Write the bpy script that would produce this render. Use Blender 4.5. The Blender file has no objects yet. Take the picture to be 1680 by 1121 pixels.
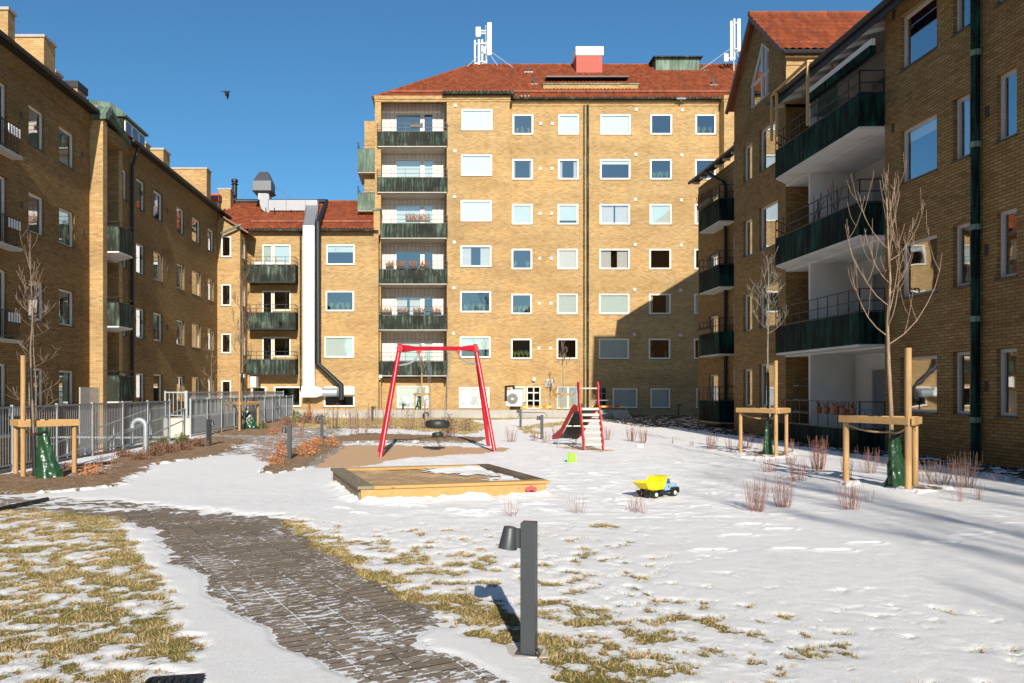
import bpy, math, random
import numpy as np
from mathutils import Vector, Matrix
S = bpy.context.scene
COL = S.collection
# ---------------------------------------------------------------- camera, sky, sun, exposure
F, CX, CY, EYE = 1300.0, 710.0, 641.0, 1.6          # focal length and principal point, in photo pixels
cd = bpy.data.cameras.new('camera'); cam = bpy.data.objects.new('camera', cd); COL.objects.link(cam)
cd.sensor_width = 36; cd.lens = F/1680*36
cd.shift_x = (840-CX)/1680; cd.shift_y = (CY-560.5)/1680
cd.clip_start = .1; cd.clip_end = 2000
cam.location = (0, 0, EYE); cam.rotation_euler = (math.radians(90), 0, 0)
S.camera = cam
SUN_EL = math.radians(25.6); SUN_AZ = 0.060           # light travels towards +Y, a little towards -X
w = bpy.data.worlds.new('World'); S.world = w; w.use_nodes = True
nt = w.node_tree; bg = nt.nodes['Background']
sky = nt.nodes.new('ShaderNodeTexSky'); sky.sky_type = 'NISHITA'; sky.sun_disc = False
sky.sun_elevation = SUN_EL; sky.sun_rotation = math.pi - SUN_AZ
sky.air_density = 1.1; sky.dust_density = 0.3; sky.ozone_density = 10.0; sky.altitude = 0
tint = nt.nodes.new('ShaderNodeMix'); tint.data_type = 'RGBA'; tint.blend_type = 'MULTIPLY'; tint.inputs[0].default_value = 1
tint.inputs[7].default_value = (.90, 1.04, .88, 1); nt.links.new(sky.outputs[0], tint.inputs[6]); nt.links.new(tint.outputs[2], bg.inputs[0]); bg.inputs[1].default_value = 0.107
sl = bpy.data.lights.new('sun', 'SUN'); sl.energy = 5.0; sl.angle = math.radians(.5); sl.color = (1, .93, .82)
so = bpy.data.objects.new('sun', sl); COL.objects.link(so)
ldir = Vector((-math.sin(SUN_AZ)*math.cos(SUN_EL), math.cos(SUN_AZ)*math.cos(SUN_EL), -math.sin(SUN_EL)))
so.rotation_euler = ldir.to_track_quat('-Z', 'Y').to_euler(); so.location = (3, -20, 20)
S.view_settings.view_transform = 'Standard'; S.view_settings.look = 'None'
S.view_settings.gamma = 1; S.view_settings.exposure = 0.35

def at(px, py, d):                                    # point seen at photo pixel, d metres in front
    return Vector(((px-CX)*d/F, d, EYE+(CY-py)*d/F))
def gp(px, py, z=0):                                  # point of the ground seen at photo pixel
    d = F*(EYE-z)/(py-CY); return Vector(((px-CX)*d/F, d, z))
def hz(py, d): return EYE+(CY-py)*d/F
def hx(px, d): return (px-CX)*d/F

# ---------------------------------------------------------------- mesh and object helpers
class MB:
    def __init__(s): s.v = []; s.f = []
    def poly(s, *pts):
        i = len(s.v); s.v += [tuple(p) for p in pts]; s.f.append(tuple(range(i, i+len(pts)))); return s
    def hexa(s, b, t):
        i = len(s.v); s.v += [tuple(p) for p in b]+[tuple(p) for p in t]
        for q in ((3,2,1,0),(4,5,6,7),(0,1,5,4),(1,2,6,5),(2,3,7,6),(3,0,4,7)): s.f.append(tuple(i+k for k in q))
        return s
    def box(s, x0, x1, y0, y1, z0, z1):
        return s.hexa([(x0,y0,z0),(x1,y0,z0),(x1,y1,z0),(x0,y1,z0)], [(x0,y0,z1),(x1,y0,z1),(x1,y1,z1),(x0,y1,z1)])
    def beam(s, a, b, w, h, up=(0,0,1)):
        a = Vector(a); b = Vector(b); t = (b-a).normalized(); up = Vector(up)
        if abs(t.dot(up)) > .98: up = Vector((0,1,0))
        x = t.cross(up).normalized()*w/2; y = x.cross(t).normalized()*h/2
        return s.hexa([a-x-y, a+x-y, a+x+y, a-x+y], [b-x-y, b+x-y, b+x+y, b-x+y])
    def tube(s, pts, r, n=8, caps=True):
        pts = [Vector(p) for p in pts]; m = len(pts)
        rs = r if isinstance(r, (list, tuple)) else [r]*m
        base = len(s.v); pu = None
        for k in range(m):
            t = (pts[min(k+1, m-1)]-pts[max(k-1, 0)]).normalized()
            if pu is None: pu = Vector((0,0,1)) if abs(t.z) < .9 else Vector((1,0,0))
            x = t.cross(pu).normalized(); y = x.cross(t); pu = y
            for j in range(n):
                a = 2*math.pi*j/n; s.v.append(tuple(pts[k]+(x*math.cos(a)+y*math.sin(a))*rs[k]))
        for k in range(m-1):
            for j in range(n):
                a = base+k*n+j; b = base+k*n+(j+1) % n; s.f.append((a, b, b+n, a+n))
        if caps and n > 3: s.f.append(tuple(base+j for j in range(n))[::-1]); s.f.append(tuple(base+(m-1)*n+j for j in range(n)))
        return s
    def prism(s, pts, off):                            # closed outline pushed along off
        off = Vector(off); n = len(pts); i = len(s.v); pts = [Vector(p) for p in pts]
        s.v += [tuple(p) for p in pts]+[tuple(p+off) for p in pts]
        s.f.append(tuple(range(i, i+n))[::-1]); s.f.append(tuple(range(i+n, i+2*n)))
        for k in range(n): j = (k+1) % n; s.f.append((i+k, i+j, i+n+j, i+n+k))
        return s
    def lathe(s, c, prof, n=16, axis='z'):
        c = Vector(c); b = len(s.v)
        for r, h in prof:
            for j in range(n):
                a = 2*math.pi*j/n; x, y = r*math.cos(a), r*math.sin(a)
                p = {'z': (x, y, h), 'y': (x, h, y), 'x': (h, x, y)}[axis]; s.v.append(tuple(c+Vector(p)))
        for k in range(len(prof)-1):
            for j in range(n): s.f.append((b+k*n+j, b+k*n+(j+1) % n, b+(k+1)*n+(j+1) % n, b+(k+1)*n+j))
        return s
    def build(s, name, mat, parent=None, smooth=False, bevel=0):
        off = Vector((0,0,0)); p = parent
        while p is not None: off += p.location; p = p.parent
        me = bpy.data.meshes.new(name)
        me.from_pydata([(v[0]-off.x, v[1]-off.y, v[2]-off.z) for v in s.v], [], s.f)
        me.materials.append(M[mat]); me.update()
        if smooth:
            me.polygons.foreach_set('use_smooth', [True]*len(me.polygons))
            me.set_sharp_from_angle(angle=math.radians(42))
        o = bpy.data.objects.new(name, me); COL.objects.link(o); o.parent = parent
        if bevel:
            b = o.modifiers.new('bevel', 'BEVEL'); b.width = bevel; b.segments = 2; b.limit_method = 'ANGLE'
        return o
    def thing(s, name, mat, label, cat, group=None, smooth=False, bevel=0):
        xs = [v[0] for v in s.v]; ys = [v[1] for v in s.v]; zs = [v[2] for v in s.v]
        b = Vector(((min(xs)+max(xs))/2, (min(ys)+max(ys))/2, min(zs)))
        s.v = [(v[0]-b.x, v[1]-b.y, v[2]-b.z) for v in s.v]
        o = s.build(name, mat, None, smooth, bevel); o.location = b
        return tag(o, label, cat, group)
def tag(o, label, cat, group=None):
    o['label'] = label; o['category'] = cat
    if group: o['group'] = group
    return o
def empty(name, loc, label=None, cat=None, group=None):
    o = bpy.data.objects.new(name, None); COL.objects.link(o); o.location = loc; o.empty_display_size = .3
    return tag(o, label, cat, group) if label else o
def struct(o): o['kind'] = 'structure'; return o
def part_label(o, t): o['label'] = t; return o

# ---------------------------------------------------------------- materials
M = {}
class NT:
    def __init__(s, name):
        s.m = bpy.data.materials.new(name); s.m.use_nodes = True; s.t = s.m.node_tree
        s.p = s.t.nodes['Principled BSDF']; s.out = s.t.nodes['Material Output']; M[name] = s.m
        s.geo = s.t.nodes.new('ShaderNodeNewGeometry'); s.pos = s.geo.outputs['Position']; s.nrm = s.geo.outputs['Normal']
    def node(s, typ, ins={}, **props):
        n = s.t.nodes.new(typ)
        for k, v in props.items(): setattr(n, k, v)
        for k, v in ins.items(): s.set(n.inputs[k], v)
        return n
    def set(s, sock, v):
        if isinstance(v, bpy.types.NodeSocket): s.t.links.new(v, sock)
        else:
            if isinstance(v, (tuple, list)) and len(v) == 3 and sock.type == 'RGBA': v = (*v, 1)
            sock.default_value = v
    def m_(s, op, a, b=0, c=0, clamp=False):
        n = s.node('ShaderNodeMath', {0: a, 1: b, 2: c}, operation=op); n.use_clamp = clamp; return n.outputs[0]
    def sep(s, v): return s.node('ShaderNodeSeparateXYZ', {0: v}).outputs
    def comb(s, x, y, z=0): return s.node('ShaderNodeCombineXYZ', {0: x, 1: y, 2: z}).outputs[0]
    def noise(s, vec, scale, detail=3, rough=.5, dist=0, col=False):
        n = s.node('ShaderNodeTexNoise', {'Vector': vec, 'Scale': scale, 'Detail': detail, 'Roughness': rough, 'Distortion': dist})
        return n.outputs['Color' if col else 'Fac']
    def ramp(s, fac, stops):
        n = s.node('ShaderNodeValToRGB', {0: fac}); cr = n.color_ramp
        while len(cr.elements) < len(stops): cr.elements.new(.5)
        for e, (p, c) in zip(cr.elements, stops): e.position = p; e.color = (*c, 1) if len(c) == 3 else c
        return n.outputs[0]
    def mix(s, fac, a, b, mode='MIX'):
        n = s.t.nodes.new('ShaderNodeMix'); n.data_type = 'RGBA'; n.blend_type = mode
        s.set(n.inputs[0], fac); s.set(n.inputs[6], a); s.set(n.inputs[7], b); return n.outputs[2]
    def maprange(s, v, a, b, c=0, d=1):
        return s.node('ShaderNodeMapRange', {0: v, 1: a, 2: b, 3: c, 4: d}).outputs[0]
    def scaled(s, vec, sc): return s.node('ShaderNodeMapping', {0: vec, 3: sc}).outputs[0]
    def bump(s, h, dist=.01, strength=1): s.set(s.p.inputs['Normal'], s.node('ShaderNodeBump', {'Height': h, 'Distance': dist, 'Strength': strength}).outputs[0])
    def fin(s, col=None, rough=.6, metal=0, spec=None):
        if col is not None: s.set(s.p.inputs['Base Color'], col)
        s.set(s.p.inputs['Roughness'], rough); s.set(s.p.inputs['Metallic'], metal)
        if spec is not None: s.p.inputs['Specular IOR Level'].default_value = spec
        return s.m
    def wall_uv(s):                                    # horizontal run and height on an upright wall
        x, y, z = s.sep(s.pos); nx, ny, nz = s.sep(s.nrm)
        k = s.m_('GREATER_THAN', s.m_('ABSOLUTE', nx), .7)
        u = s.m_('ADD', s.m_('MULTIPLY', y, k), s.m_('MULTIPLY', x, s.m_('SUBTRACT', 1, k)))
        return u, z
    def cells(s, u, v, w, h, ju, jv, stagger=.5):      # returns joint mask (1 inside a cell), cell random value
        rv = s.m_('DIVIDE', v, h); row = s.m_('FLOOR', rv); fv = s.m_('FRACT', rv)
        ru = s.m_('ADD', s.m_('DIVIDE', u, w), s.m_('MULTIPLY', row, stagger)); c = s.m_('FLOOR', ru); fu = s.m_('FRACT', ru)
        m = s.m_('MULTIPLY', s.m_('GREATER_THAN', fu, ju/w), s.m_('GREATER_THAN', fv, jv/h))
        r = s.node('ShaderNodeTexWhiteNoise', {'Vector': s.comb(c, row)}, noise_dimensions='2D').outputs['Value']
        return m, r

def simple(name, col, rough=.6, metal=0, var=.12, nscale=6, bump=0, bscale=40, spec=None):
    n = NT(name); f = n.noise(n.pos, nscale, 4, .6)
    c = n.mix(f, tuple(x*(1-var) for x in col), tuple(min(1, x*(1+var)) for x in col))
    if bump: n.bump(n.noise(n.pos, bscale, 3), bump, 1)
    return n.fin(c, rough, metal, spec)

def brick(name, tones, mortar, big=.25):
    n = NT(name); u, z = n.wall_uv()
    m, r = n.cells(u, z, .25, .075, .014, .013)
    k = 1/len(tones); c = n.ramp(r, [(i*k, t) for i, t in enumerate(tones)])
    n.t.nodes[-1] if False else None
    f = n.noise(n.pos, .55, 5, .62); c = n.mix(n.maprange(f, .3, .7, 0, .8), c, n.mix(1, c, (1.12, 1.0, .82), 'MULTIPLY'))
    g = n.noise(n.scaled(n.pos, (3.5, 3.5, 12)), 1, 4, .65)
    c = n.mix(1, c, n.mix(g, (.72, .72, .72), (1.28, 1.25, 1.2)), 'MULTIPLY')
    st = n.noise(n.scaled(n.pos, (.9, .9, .16)), 1, 4, .6)       # old run marks down the wall
    c = n.mix(n.maprange(st, .52, .74, 0, .28), c, n.mix(1, c, (.66, .64, .60), 'MULTIPLY'))
    bd = n.noise(n.scaled(n.pos, (.22, .22, .8)), 1, 4, .55); c = n.mix(1, c, n.ramp(bd, [(.36, (.86,.84,.80)), (.5, (1,1,1)), (.64, (1.12,1.10,1.05))]), 'MULTIPLY')
    c = n.mix(m, mortar, c)
    h = n.m_('ADD', n.m_('MULTIPLY', m, .8), n.m_('ADD', n.m_('MULTIPLY', r, .35), n.m_('MULTIPLY', n.noise(n.pos, 26, 3), .5)))
    n.bump(h, .016, 1); return n.fin(c, .86, 0, .25)
BT = [(.40,.245,.105), (.50,.325,.15), (.56,.385,.185), (.45,.275,.115), (.60,.43,.225), (.52,.345,.155)]
BT = [(r*.88, g*.87, b*.80) for r, g, b in BT]
brick('brick', BT, (.46,.37,.245))
BSHADE = [(r*.60, g*.585, b*.54) for r, g, b in BT]  # same brick darkened: shade of the side walls put into the colour
brick('brick_shaded', BSHADE, (.075,.055,.035))
def tiles(name):
    n = NT(name); x, y, z = n.sep(n.pos)
    r = n.node('ShaderNodeTexWhiteNoise', {'Vector': n.comb(n.m_('FLOOR', n.m_('DIVIDE', x, .22)), n.m_('FLOOR', n.m_('DIVIDE', n.m_('ADD', y, n.m_('MULTIPLY', z, .01)), .3)))}, noise_dimensions='2D').outputs['Value']
    f = n.noise(n.pos, .8, 5, .65)
    c = n.ramp(r, [(0, (.17,.040,.014)), (.5, (.235,.056,.018)), (1, (.29,.075,.025))])
    c = n.mix(n.maprange(f, .5, .78, 0, .5), c, (.13,.045,.028)); n.bump(n.noise(n.pos, 30, 2), .004)
    return n.fin(c, .6, 0, .35)
tiles('roof_tile')
def copper(name, dark, green, lo, hi):
    n = NT(name); u, z = n.wall_uv()
    a = n.noise(n.comb(n.m_('MULTIPLY', u, 9), n.m_('MULTIPLY', z, .9), n.m_('MULTIPLY', z, .2)), 1, 5, .65, .3)
    b = n.noise(n.pos, 1.1, 3); f = n.m_('ADD', n.m_('MULTIPLY', a, .75), n.m_('MULTIPLY', b, .35))
    c = n.ramp(n.maprange(f, lo, hi), [(0, dark), (.45, tuple(d*.6+g*.4 for d, g in zip(dark, green))), (1, green)])
    sh = n.node('ShaderNodeTexWhiteNoise', {'Vector': n.comb(n.m_('FLOOR', n.m_('DIVIDE', u, .62)), n.m_('FLOOR', n.m_('DIVIDE', z, 2.9)))}, noise_dimensions='2D').outputs['Value']
    c = n.mix(1, c, n.mix(sh, (.7,.72,.72), (1.3,1.25,1.2)), 'MULTIPLY')
    seam = n.m_('LESS_THAN', n.m_('FRACT', n.m_('DIVIDE', u, .62)), .03)
    c = n.mix(n.m_('MULTIPLY', seam, .5), c, (.02,.03,.03)); n.bump(n.m_('ADD', a, seam), .006)
    return n.fin(c, .85, 0, .15)
copper('copper', (.028,.031,.025), (.17,.27,.205), .55, .82)
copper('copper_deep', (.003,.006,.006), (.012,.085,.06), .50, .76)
copper('copper_green', (.09,.12,.09), (.19,.27,.21), .42, .66)
simple('frame', (.80,.72,.60), .5, var=.05)
simple('frame_grey', (.52,.48,.43), .5, var=.08)
simple('vent_white', (.62,.58,.52), .6, var=.1)
simple('sill', (.05,.045,.04), .5)
def glass(name, refl, wav):
    n = NT(name); t = n.t
    if wav:
        n.bumpn = n.node('ShaderNodeBump', {'Height': n.noise(n.pos, 1.7, 1), 'Distance': wav, 'Strength': 1}).outputs[0]
    gl = n.node('ShaderNodeBsdfGlossy', {'Color': (.95,.97,1), 'Roughness': .02}); tr = n.node('ShaderNodeBsdfTransparent', {'Color': (.86,.90,.90)})
    dt = n.node('ShaderNodeVectorMath', {0: n.geo.outputs['Incoming'], 1: n.nrm}, operation='DOT_PRODUCT').outputs['Value']
    sch = n.m_('MULTIPLY', n.m_('POWER', n.m_('SUBTRACT', 1, n.m_('ABSOLUTE', dt)), 5), .95)
    if wav: n.set(gl.inputs['Normal'], n.bumpn)
    k = n.m_('ADD', n.m_('MULTIPLY', sch, 1.2), refl, clamp=True)
    mx = n.node('ShaderNodeMixShader', {0: k}); n.set(mx.inputs[1], tr.outputs[0]); n.set(mx.inputs[2], gl.outputs[0])
    t.links.new(mx.outputs[0], n.out.inputs[0]); return n.m
glass('glass', .24, .0012); glass('glass_side', .42, .0014)
simple('glass_dark', (.05,.08,.13), .06, 0, spec=1.0)
def frosted():
    n = NT('frosted_glass'); tr = n.node('ShaderNodeBsdfTransparent', {'Color': (.9,.9,.88)}); df = n.node('ShaderNodeBsdfDiffuse', {'Color': (.75,.70,.64)})
    mx = n.node('ShaderNodeMixShader', {0: .5}); n.set(mx.inputs[1], tr.outputs[0]); n.set(mx.inputs[2], df.outputs[0]); n.t.links.new(mx.outputs[0], n.out.inputs[0])
frosted()
def blind(name, c1, c2):
    n = NT(name); x, y, z = n.sep(n.pos); f = n.m_('FRACT', n.m_('MULTIPLY', z, 18))
    n.bump(f, .004); return n.fin(n.mix(n.maprange(f, 0, .35), c1, c2), .7)
blind('blind_white', (.62,.62,.58), (.80,.80,.76)); blind('blind_green', (.52,.57,.52), (.64,.70,.64))
simple('curtain', (.66,.62,.58), .9); simple('room', (.035,.032,.03), .9, var=.6, nscale=1.3)
simple('ceiling', (.35,.32,.28), .9)
def beige():
    n = NT('beige_cladding'); u, z = n.wall_uv()
    m, r = n.cells(u, z, .28, .55, .022, .022, 0)
    n.bump(m, .004); return n.fin(n.mix(m, (.30,.25,.22), n.mix(r, (.74,.64,.56), (.82,.72,.64))), .7)
beige()
def render_white():
    n = NT('white_render'); f = n.noise(n.scaled(n.pos, (1.2,1.2,.5)), 1, 5, .6)
    n.bump(n.noise(n.pos, 60, 2), .002); return n.fin(n.mix(n.maprange(f, .4, .75), (.62,.61,.58), (.48,.46,.43)), .9, 0, .2)
render_white()
simple('white_paint', (.78,.76,.72), .6, var=.08, nscale=2)
simple('concrete', (.40,.37,.33), .9, var=.25, nscale=3, bump=.004, bscale=50)
simple('concrete_pale', (.52,.47,.40), .9, var=.22, nscale=2, bump=.004, bscale=50)
simple('dark_metal', (.025,.023,.022), .45, .3)
simple('lamp_grey', (.055,.062,.066), .42, .2, var=.12, nscale=30, bump=.0006, bscale=400)
simple('galvanised', (.40,.44,.46), .45, .45, var=.22, nscale=14)
simple('fence_steel', (.28,.31,.33), .5, .3, var=.2, nscale=14)
simple('duct_white', (.82,.82,.80), .35, .15, var=.07, nscale=3, bump=.002, bscale=3)
simple('duct_grey', (.27,.27,.28), .5, .25, var=.15, nscale=4, bump=.003, bscale=4)
simple('duct_dark', (.10,.105,.11), .45, .5, var=.2)
simple('black_pipe', (.016,.016,.018), .5, .1)
simple('copper_brown', (.17,.085,.055), .5, .3, var=.2)
simple('red_paint', (.52,.012,.028), .3, var=.12, nscale=9, spec=.5)
simple('red_panel', (.46,.03,.025), .45, var=.08)
simple('red_render', (.42,.10,.07), .8)
simple('tyre', (.022,.026,.024), .5, var=.25, nscale=20)
simple('black_plastic', (.016,.015,.015), .4)
simple('step_grey', (.46,.46,.41), .45)
simple('bag_green', (.016,.060,.024), .28, var=.25, nscale=5, bump=.035, bscale=5, spec=.5)
simple('strap', (.42,.27,.14), .9)
simple('ac_white', (.70,.67,.60), .5, var=.05)
simple('yellow_plastic', (.90,.68,.012), .38, var=.04); simple('blue_plastic', (.20,.42,.60), .4, var=.05)
simple('lime_plastic', (.30,.75,.05), .35, var=.04); simple('orange_mark', (.80,.16,.06), .5)
simple('rim', (.60,.60,.58), .4); simple('pink_plastic', (.75,.09,.12), .4)
simple('terracotta', (.34,.13,.07), .8); simple('tape_yellow', (.90,.62,.03), .5); simple('tape_red', (.70,.05,.04), .5)
simple('twig_red', (.21,.085,.06), .6, var=.35, nscale=12); simple('twig_brown', (.17,.095,.07), .7, var=.35, nscale=12)
simple('leaf_orange', (.55,.22,.07), .7, var=.45, nscale=9); simple('leaf_brown', (.20,.10,.055), .8, var=.4, nscale=9)
simple('leaf_green', (.10,.14,.03), .7, var=.4, nscale=9); simple('bird', (.008,.008,.009), .6)
def bark(name, a, b, sc=(30,30,6)):
    n = NT(name); f = n.noise(n.scaled(n.pos, sc), 1, 4, .65); n.bump(f, .006)
    return n.fin(n.ramp(f, [(.3, a), (.7, b)]), .85)
bark('bark', (.12,.085,.055), (.28,.21,.15)); bark('bark_grey', (.13,.11,.09), (.30,.27,.22)); bark('bark_pink', (.20,.13,.085), (.40,.28,.19))
def wood(name, a, b, c, axis=0):
    n = NT(name); tc = n.node('ShaderNodeTexCoord').outputs['Object']
    sc = [(3,40,40), (40,3,40), (40,40,3)][axis]
    f = n.noise(n.scaled(tc, sc), 1, 4, .6, .6); k = n.noise(tc, 2.2, 3)
    v = n.node('ShaderNodeTexVoronoi', {'Vector': n.scaled(tc, [(2.2,9,9), (9,2.2,9), (9,9,2.2)][axis]), 'Scale': 1}).outputs['Distance']
    col = n.ramp(f, [(.3, a), (.7, b)]); col = n.mix(n.maprange(k, .45, .75, 0, .6), col, c)
    col = n.mix(n.maprange(v, .05, .12, .75, 0), col, tuple(x*.35 for x in a))
    n.bump(f, .003); return n.fin(col, .72, 0, .3)
wood('stake_wood', (.36,.20,.08), (.52,.33,.15), (.46,.30,.15), 2)
wood('rail_wood', (.44,.24,.09), (.58,.37,.16), (.50,.31,.14), 0)
wood('sandbox_wood', (.42,.235,.085), (.52,.33,.13), (.44,.27,.10), 0)
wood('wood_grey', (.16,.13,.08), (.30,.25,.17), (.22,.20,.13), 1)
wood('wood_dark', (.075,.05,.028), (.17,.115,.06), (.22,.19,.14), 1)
# ground covers; 'sn' is the depth field of the snow, so that it thins out raggedly over each cover
DLT = .05
def snow_edge(n, col):
    a = n.node('ShaderNodeAttribute', attribute_name='sn').outputs['Fac']
    v = n.m_('ADD', a, n.m_('MULTIPLY', n.m_('SUBTRACT', n.noise(n.pos, 75, 4, .75), .5), .28))
    return n.mix(n.maprange(v, -DLT-.012, -DLT+.012), col, (.86,.86,.86))
def snow_mat():
    n = NT('snow'); a = n.noise(n.pos, 120, 4, .8); b = n.noise(n.pos, 16, 5, .65); c = n.noise(n.pos, 320, 2, .6)
    dirt = n.noise(n.pos, 2.3, 5, .65)
    col = n.mix(n.m_('MULTIPLY', n.maprange(dirt, .48, .75, 0, .8), n.maprange(n.noise(n.pos, 45, 4, .7), .4, .65)), (.92,.905,.885), (.76,.71,.64))
    n.bump(n.m_('ADD', n.m_('ADD', n.m_('MULTIPLY', a, .75), n.m_('MULTIPLY', b, .40)), n.m_('MULTIPLY', c, .16)), .012, .9)
    n.p.inputs['Subsurface Weight'].default_value = 0
    return n.fin(col, .65, 0, .25)
snow_mat()
def lawn_mat(name, a, b, c):
    n = NT(name); f = n.noise(n.pos, 60, 4, .7); g = n.noise(n.pos, 3.2, 4, .6)
    col = n.mix(n.maprange(g, .35, .65), n.ramp(f, [(.3, a), (.7, b)]), n.ramp(f, [(.3, tuple(x*.7 for x in c)), (.7, c)]))
    n.bump(f, .03, 1); return n.fin(snow_edge(n, col), .9, 0, .1)
lawn_mat('lawn', (.17,.12,.045), (.40,.29,.14), (.22,.19,.06))
lawn_mat('lawn_far', (.12,.10,.03), (.27,.22,.075), (.15,.16,.04))
def blade_mat():
    n = NT('grass_blade'); r = n.node('ShaderNodeAttribute', attribute_name='tone').outputs['Fac']
    g = n.noise(n.pos, 1.7, 3)
    col = n.ramp(n.m_('ADD', r, n.maprange(g, .3, .7, -.25, .25)), [(0, (.13,.15,.03)), (.3, (.30,.25,.07)), (.55, (.46,.32,.15)), (1, (.68,.51,.30))])
    return n.fin(col, .7, 0, .2)
blade_mat()
def pavers():
    n = NT('pavers'); x, y, z = n.sep(n.pos); a = math.radians(27); ca, sa = math.cos(a), math.sin(a)
    v = n.m_('ADD', n.m_('MULTIPLY', x, -sa), n.m_('MULTIPLY', y, ca)); u = n.m_('ADD', n.m_('MULTIPLY', x, ca), n.m_('MULTIPLY', y, sa))
    m, r = n.cells(u, v, .28, .10, .008, .013, 0); m2, r2 = n.cells(u, v, .28, 50, .012, .001, 0)
    c = n.ramp(r, [(0, (.20,.158,.115)), (.5, (.24,.19,.14)), (1, (.285,.228,.17))])
    c = n.mix(1, c, n.mix(n.noise(n.pos, 22, 6, .75), (.6,.6,.6), (1.4,1.4,1.4)), 'MULTIPLY')
    c = n.mix(n.m_('SUBTRACT', 1, m), c, (.045,.035,.026))
    # leftover snow in the joints and on the rough faces
    big = n.noise(n.pos, .9, 3, .6); st = n.noise(n.node('ShaderNodeMapping', {0: n.comb(u, v), 3: (9, 22, 1)}).outputs[0], 1, 4, .7)
    lvl = n.m_('ADD', n.maprange(big, .38, .62, .66, .54), n.maprange(y, 4.5, 10, -.035, .05)); joint = n.m_('SUBTRACT', 1, n.m_('MULTIPLY', m, m2))
    k = n.m_('GREATER_THAN', n.m_('ADD', st, n.m_('ADD', n.m_('MULTIPLY', joint, .07), n.m_('MULTIPLY', n.m_('SUBTRACT', 1, m2), .03))), lvl)
    c = n.mix(k, c, (.80,.80,.81)); n.bump(n.m_('ADD', n.m_('MULTIPLY', m, .7), n.m_('ADD', n.noise(n.pos, 70, 3), n.m_('MULTIPLY', k, .4))), .006)
    return n.fin(snow_edge(n, c), .85, 0, .2)
pavers()
def rough_mat(name, a, b, c, sc, bd):
    n = NT(name); f = n.noise(n.pos, sc, 5, .75); v = n.node('ShaderNodeTexVoronoi', {'Vector': n.pos, 'Scale': sc*1.4}).outputs['Color']
    g = n.noise(n.pos, 2, 3); col = n.mix(n.maprange(g, .4, .7, 0, .5), n.ramp(f, [(.32, a), (.68, b)]), c)
    col = n.mix(1, col, n.mix(n.maprange(n.noise(n.pos, 9, 5, .8), .35, .65), (.62,.60,.58), (1.3,1.28,1.22)), 'MULTIPLY') if name == 'mulch' else col
    col = n.mix(.18, col, n.mix(1, col, v, 'MULTIPLY')); n.bump(f, bd); return n.fin(snow_edge(n, col) if name != 'box_sand' else col, .95, 0, .1)
rough_mat('mulch', (.12,.07,.042), (.70,.48,.31), (.46,.30,.19), 34, .05)
rough_mat('sand', (.52,.32,.17), (.80,.54,.33), (.70,.45,.27), 60, .006)
rough_mat('box_sand', (.38,.24,.13), (.66,.45,.26), (.55,.37,.22), 22, .02)
rough_mat('soil', (.045,.033,.02), (.13,.095,.055), (.09,.075,.04), 30, .05)
def sett():
    n = NT('grey_paving'); x, y, z = n.sep(n.pos); m, r = n.cells(x, y, .35, .35, .012, .012, .5)
    c = n.ramp(n.noise(n.pos, 7, 4, .7), [(.3, (.16,.14,.12)), (.7, (.28,.255,.225))])
    return n.fin(snow_edge(n, n.mix(m, (.16,.135,.11), n.mix(1, c, (1.35,1.3,1.25), 'MULTIPLY'))), .9)
sett()
# ---------------------------------------------------------------- ground: one height field cut into its covers
rs = np.random.RandomState(7); PERM = rs.rand(256, 256)
def vnoise(x, y):
    xi = np.floor(x).astype(int); yi = np.floor(y).astype(int); fx = x-xi; fy = y-yi
    fx = fx*fx*fx*(fx*(fx*6-15)+10); fy = fy*fy*fy*(fy*(fy*6-15)+10)
    g = lambda a, b: PERM[a & 255, b & 255]
    return (g(xi, yi)*(1-fx)+g(xi+1, yi)*fx)*(1-fy)+(g(xi, yi+1)*(1-fx)+g(xi+1, yi+1)*fx)*fy
def fbm(x, y, f, o=4, gain=.5, seed=0):
    r = 0; a = 1; tot = 0
    for k in range(o):
        ca, sa = math.cos(k*1.3+seed), math.sin(k*1.3+seed)
        r = r+a*vnoise((x*ca-y*sa)*f+17.3*k+seed*31.7, (x*sa+y*ca)*f+9.1*k+seed*7.7); tot += a; a *= gain; f *= 2.03
    return r/tot
def inpoly(px, py, poly):
    c = np.zeros(px.shape, bool); n = len(poly)
    for i in range(n):
        x1, y1 = poly[i]; x2, y2 = poly[(i+1) % n]
        if y1 == y2: continue
        m = ((y1 > py) != (y2 > py)) & (px < (x2-x1)*(py-y1)/(y2-y1)+x1); c ^= m
    return c
def sm(x): x = np.clip(x, 0, 1); return x*x*(3-2*x)
XW, XE, YS, YN = -12.85, 20.0, 3.0, 51.1
xs = np.concatenate([np.arange(XW, -4.6, .05), np.arange(-4.6, 5.6, .018), np.arange(5.6, 12.1, .032), np.arange(12.1, XE, .25)])
ys = [YS]
while ys[-1] < YN: ys.append(ys[-1]+max(.016, ys[-1]*.0033))
ys = np.array(ys)
X, Y = np.meshgrid(xs, ys)
jx = X+(fbm(X, Y, 2.2, 4, .6, 1)-.5)*.30; jy = Y+(fbm(X, Y, 2.2, 4, .6, 2)-.5)*(.30+Y*.012)
PX, PY = CX+F*jx/jy, CY+F*EYE/jy
n1 = fbm(X, Y*1.1, 6.6, 6, .70, 3)
qs = np.sort(n1[::7, ::7].ravel())
def quant(e): return qs[(np.clip(e, 0, .999)*(len(qs)-1)).astype(int)]
SNOWC, LAWN, PATH, MULCH, SAND, FARL, PAVE, SOIL = range(8)
typ = np.full(X.shape, LAWN); e = np.zeros(X.shape)           # e: share of the cover that shows through the snow
def zone(poly, t, ex):
    m = inpoly(PX, PY, poly); typ[m] = t
    e[m] = ex[m] if isinstance(ex, np.ndarray) else ex
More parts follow.
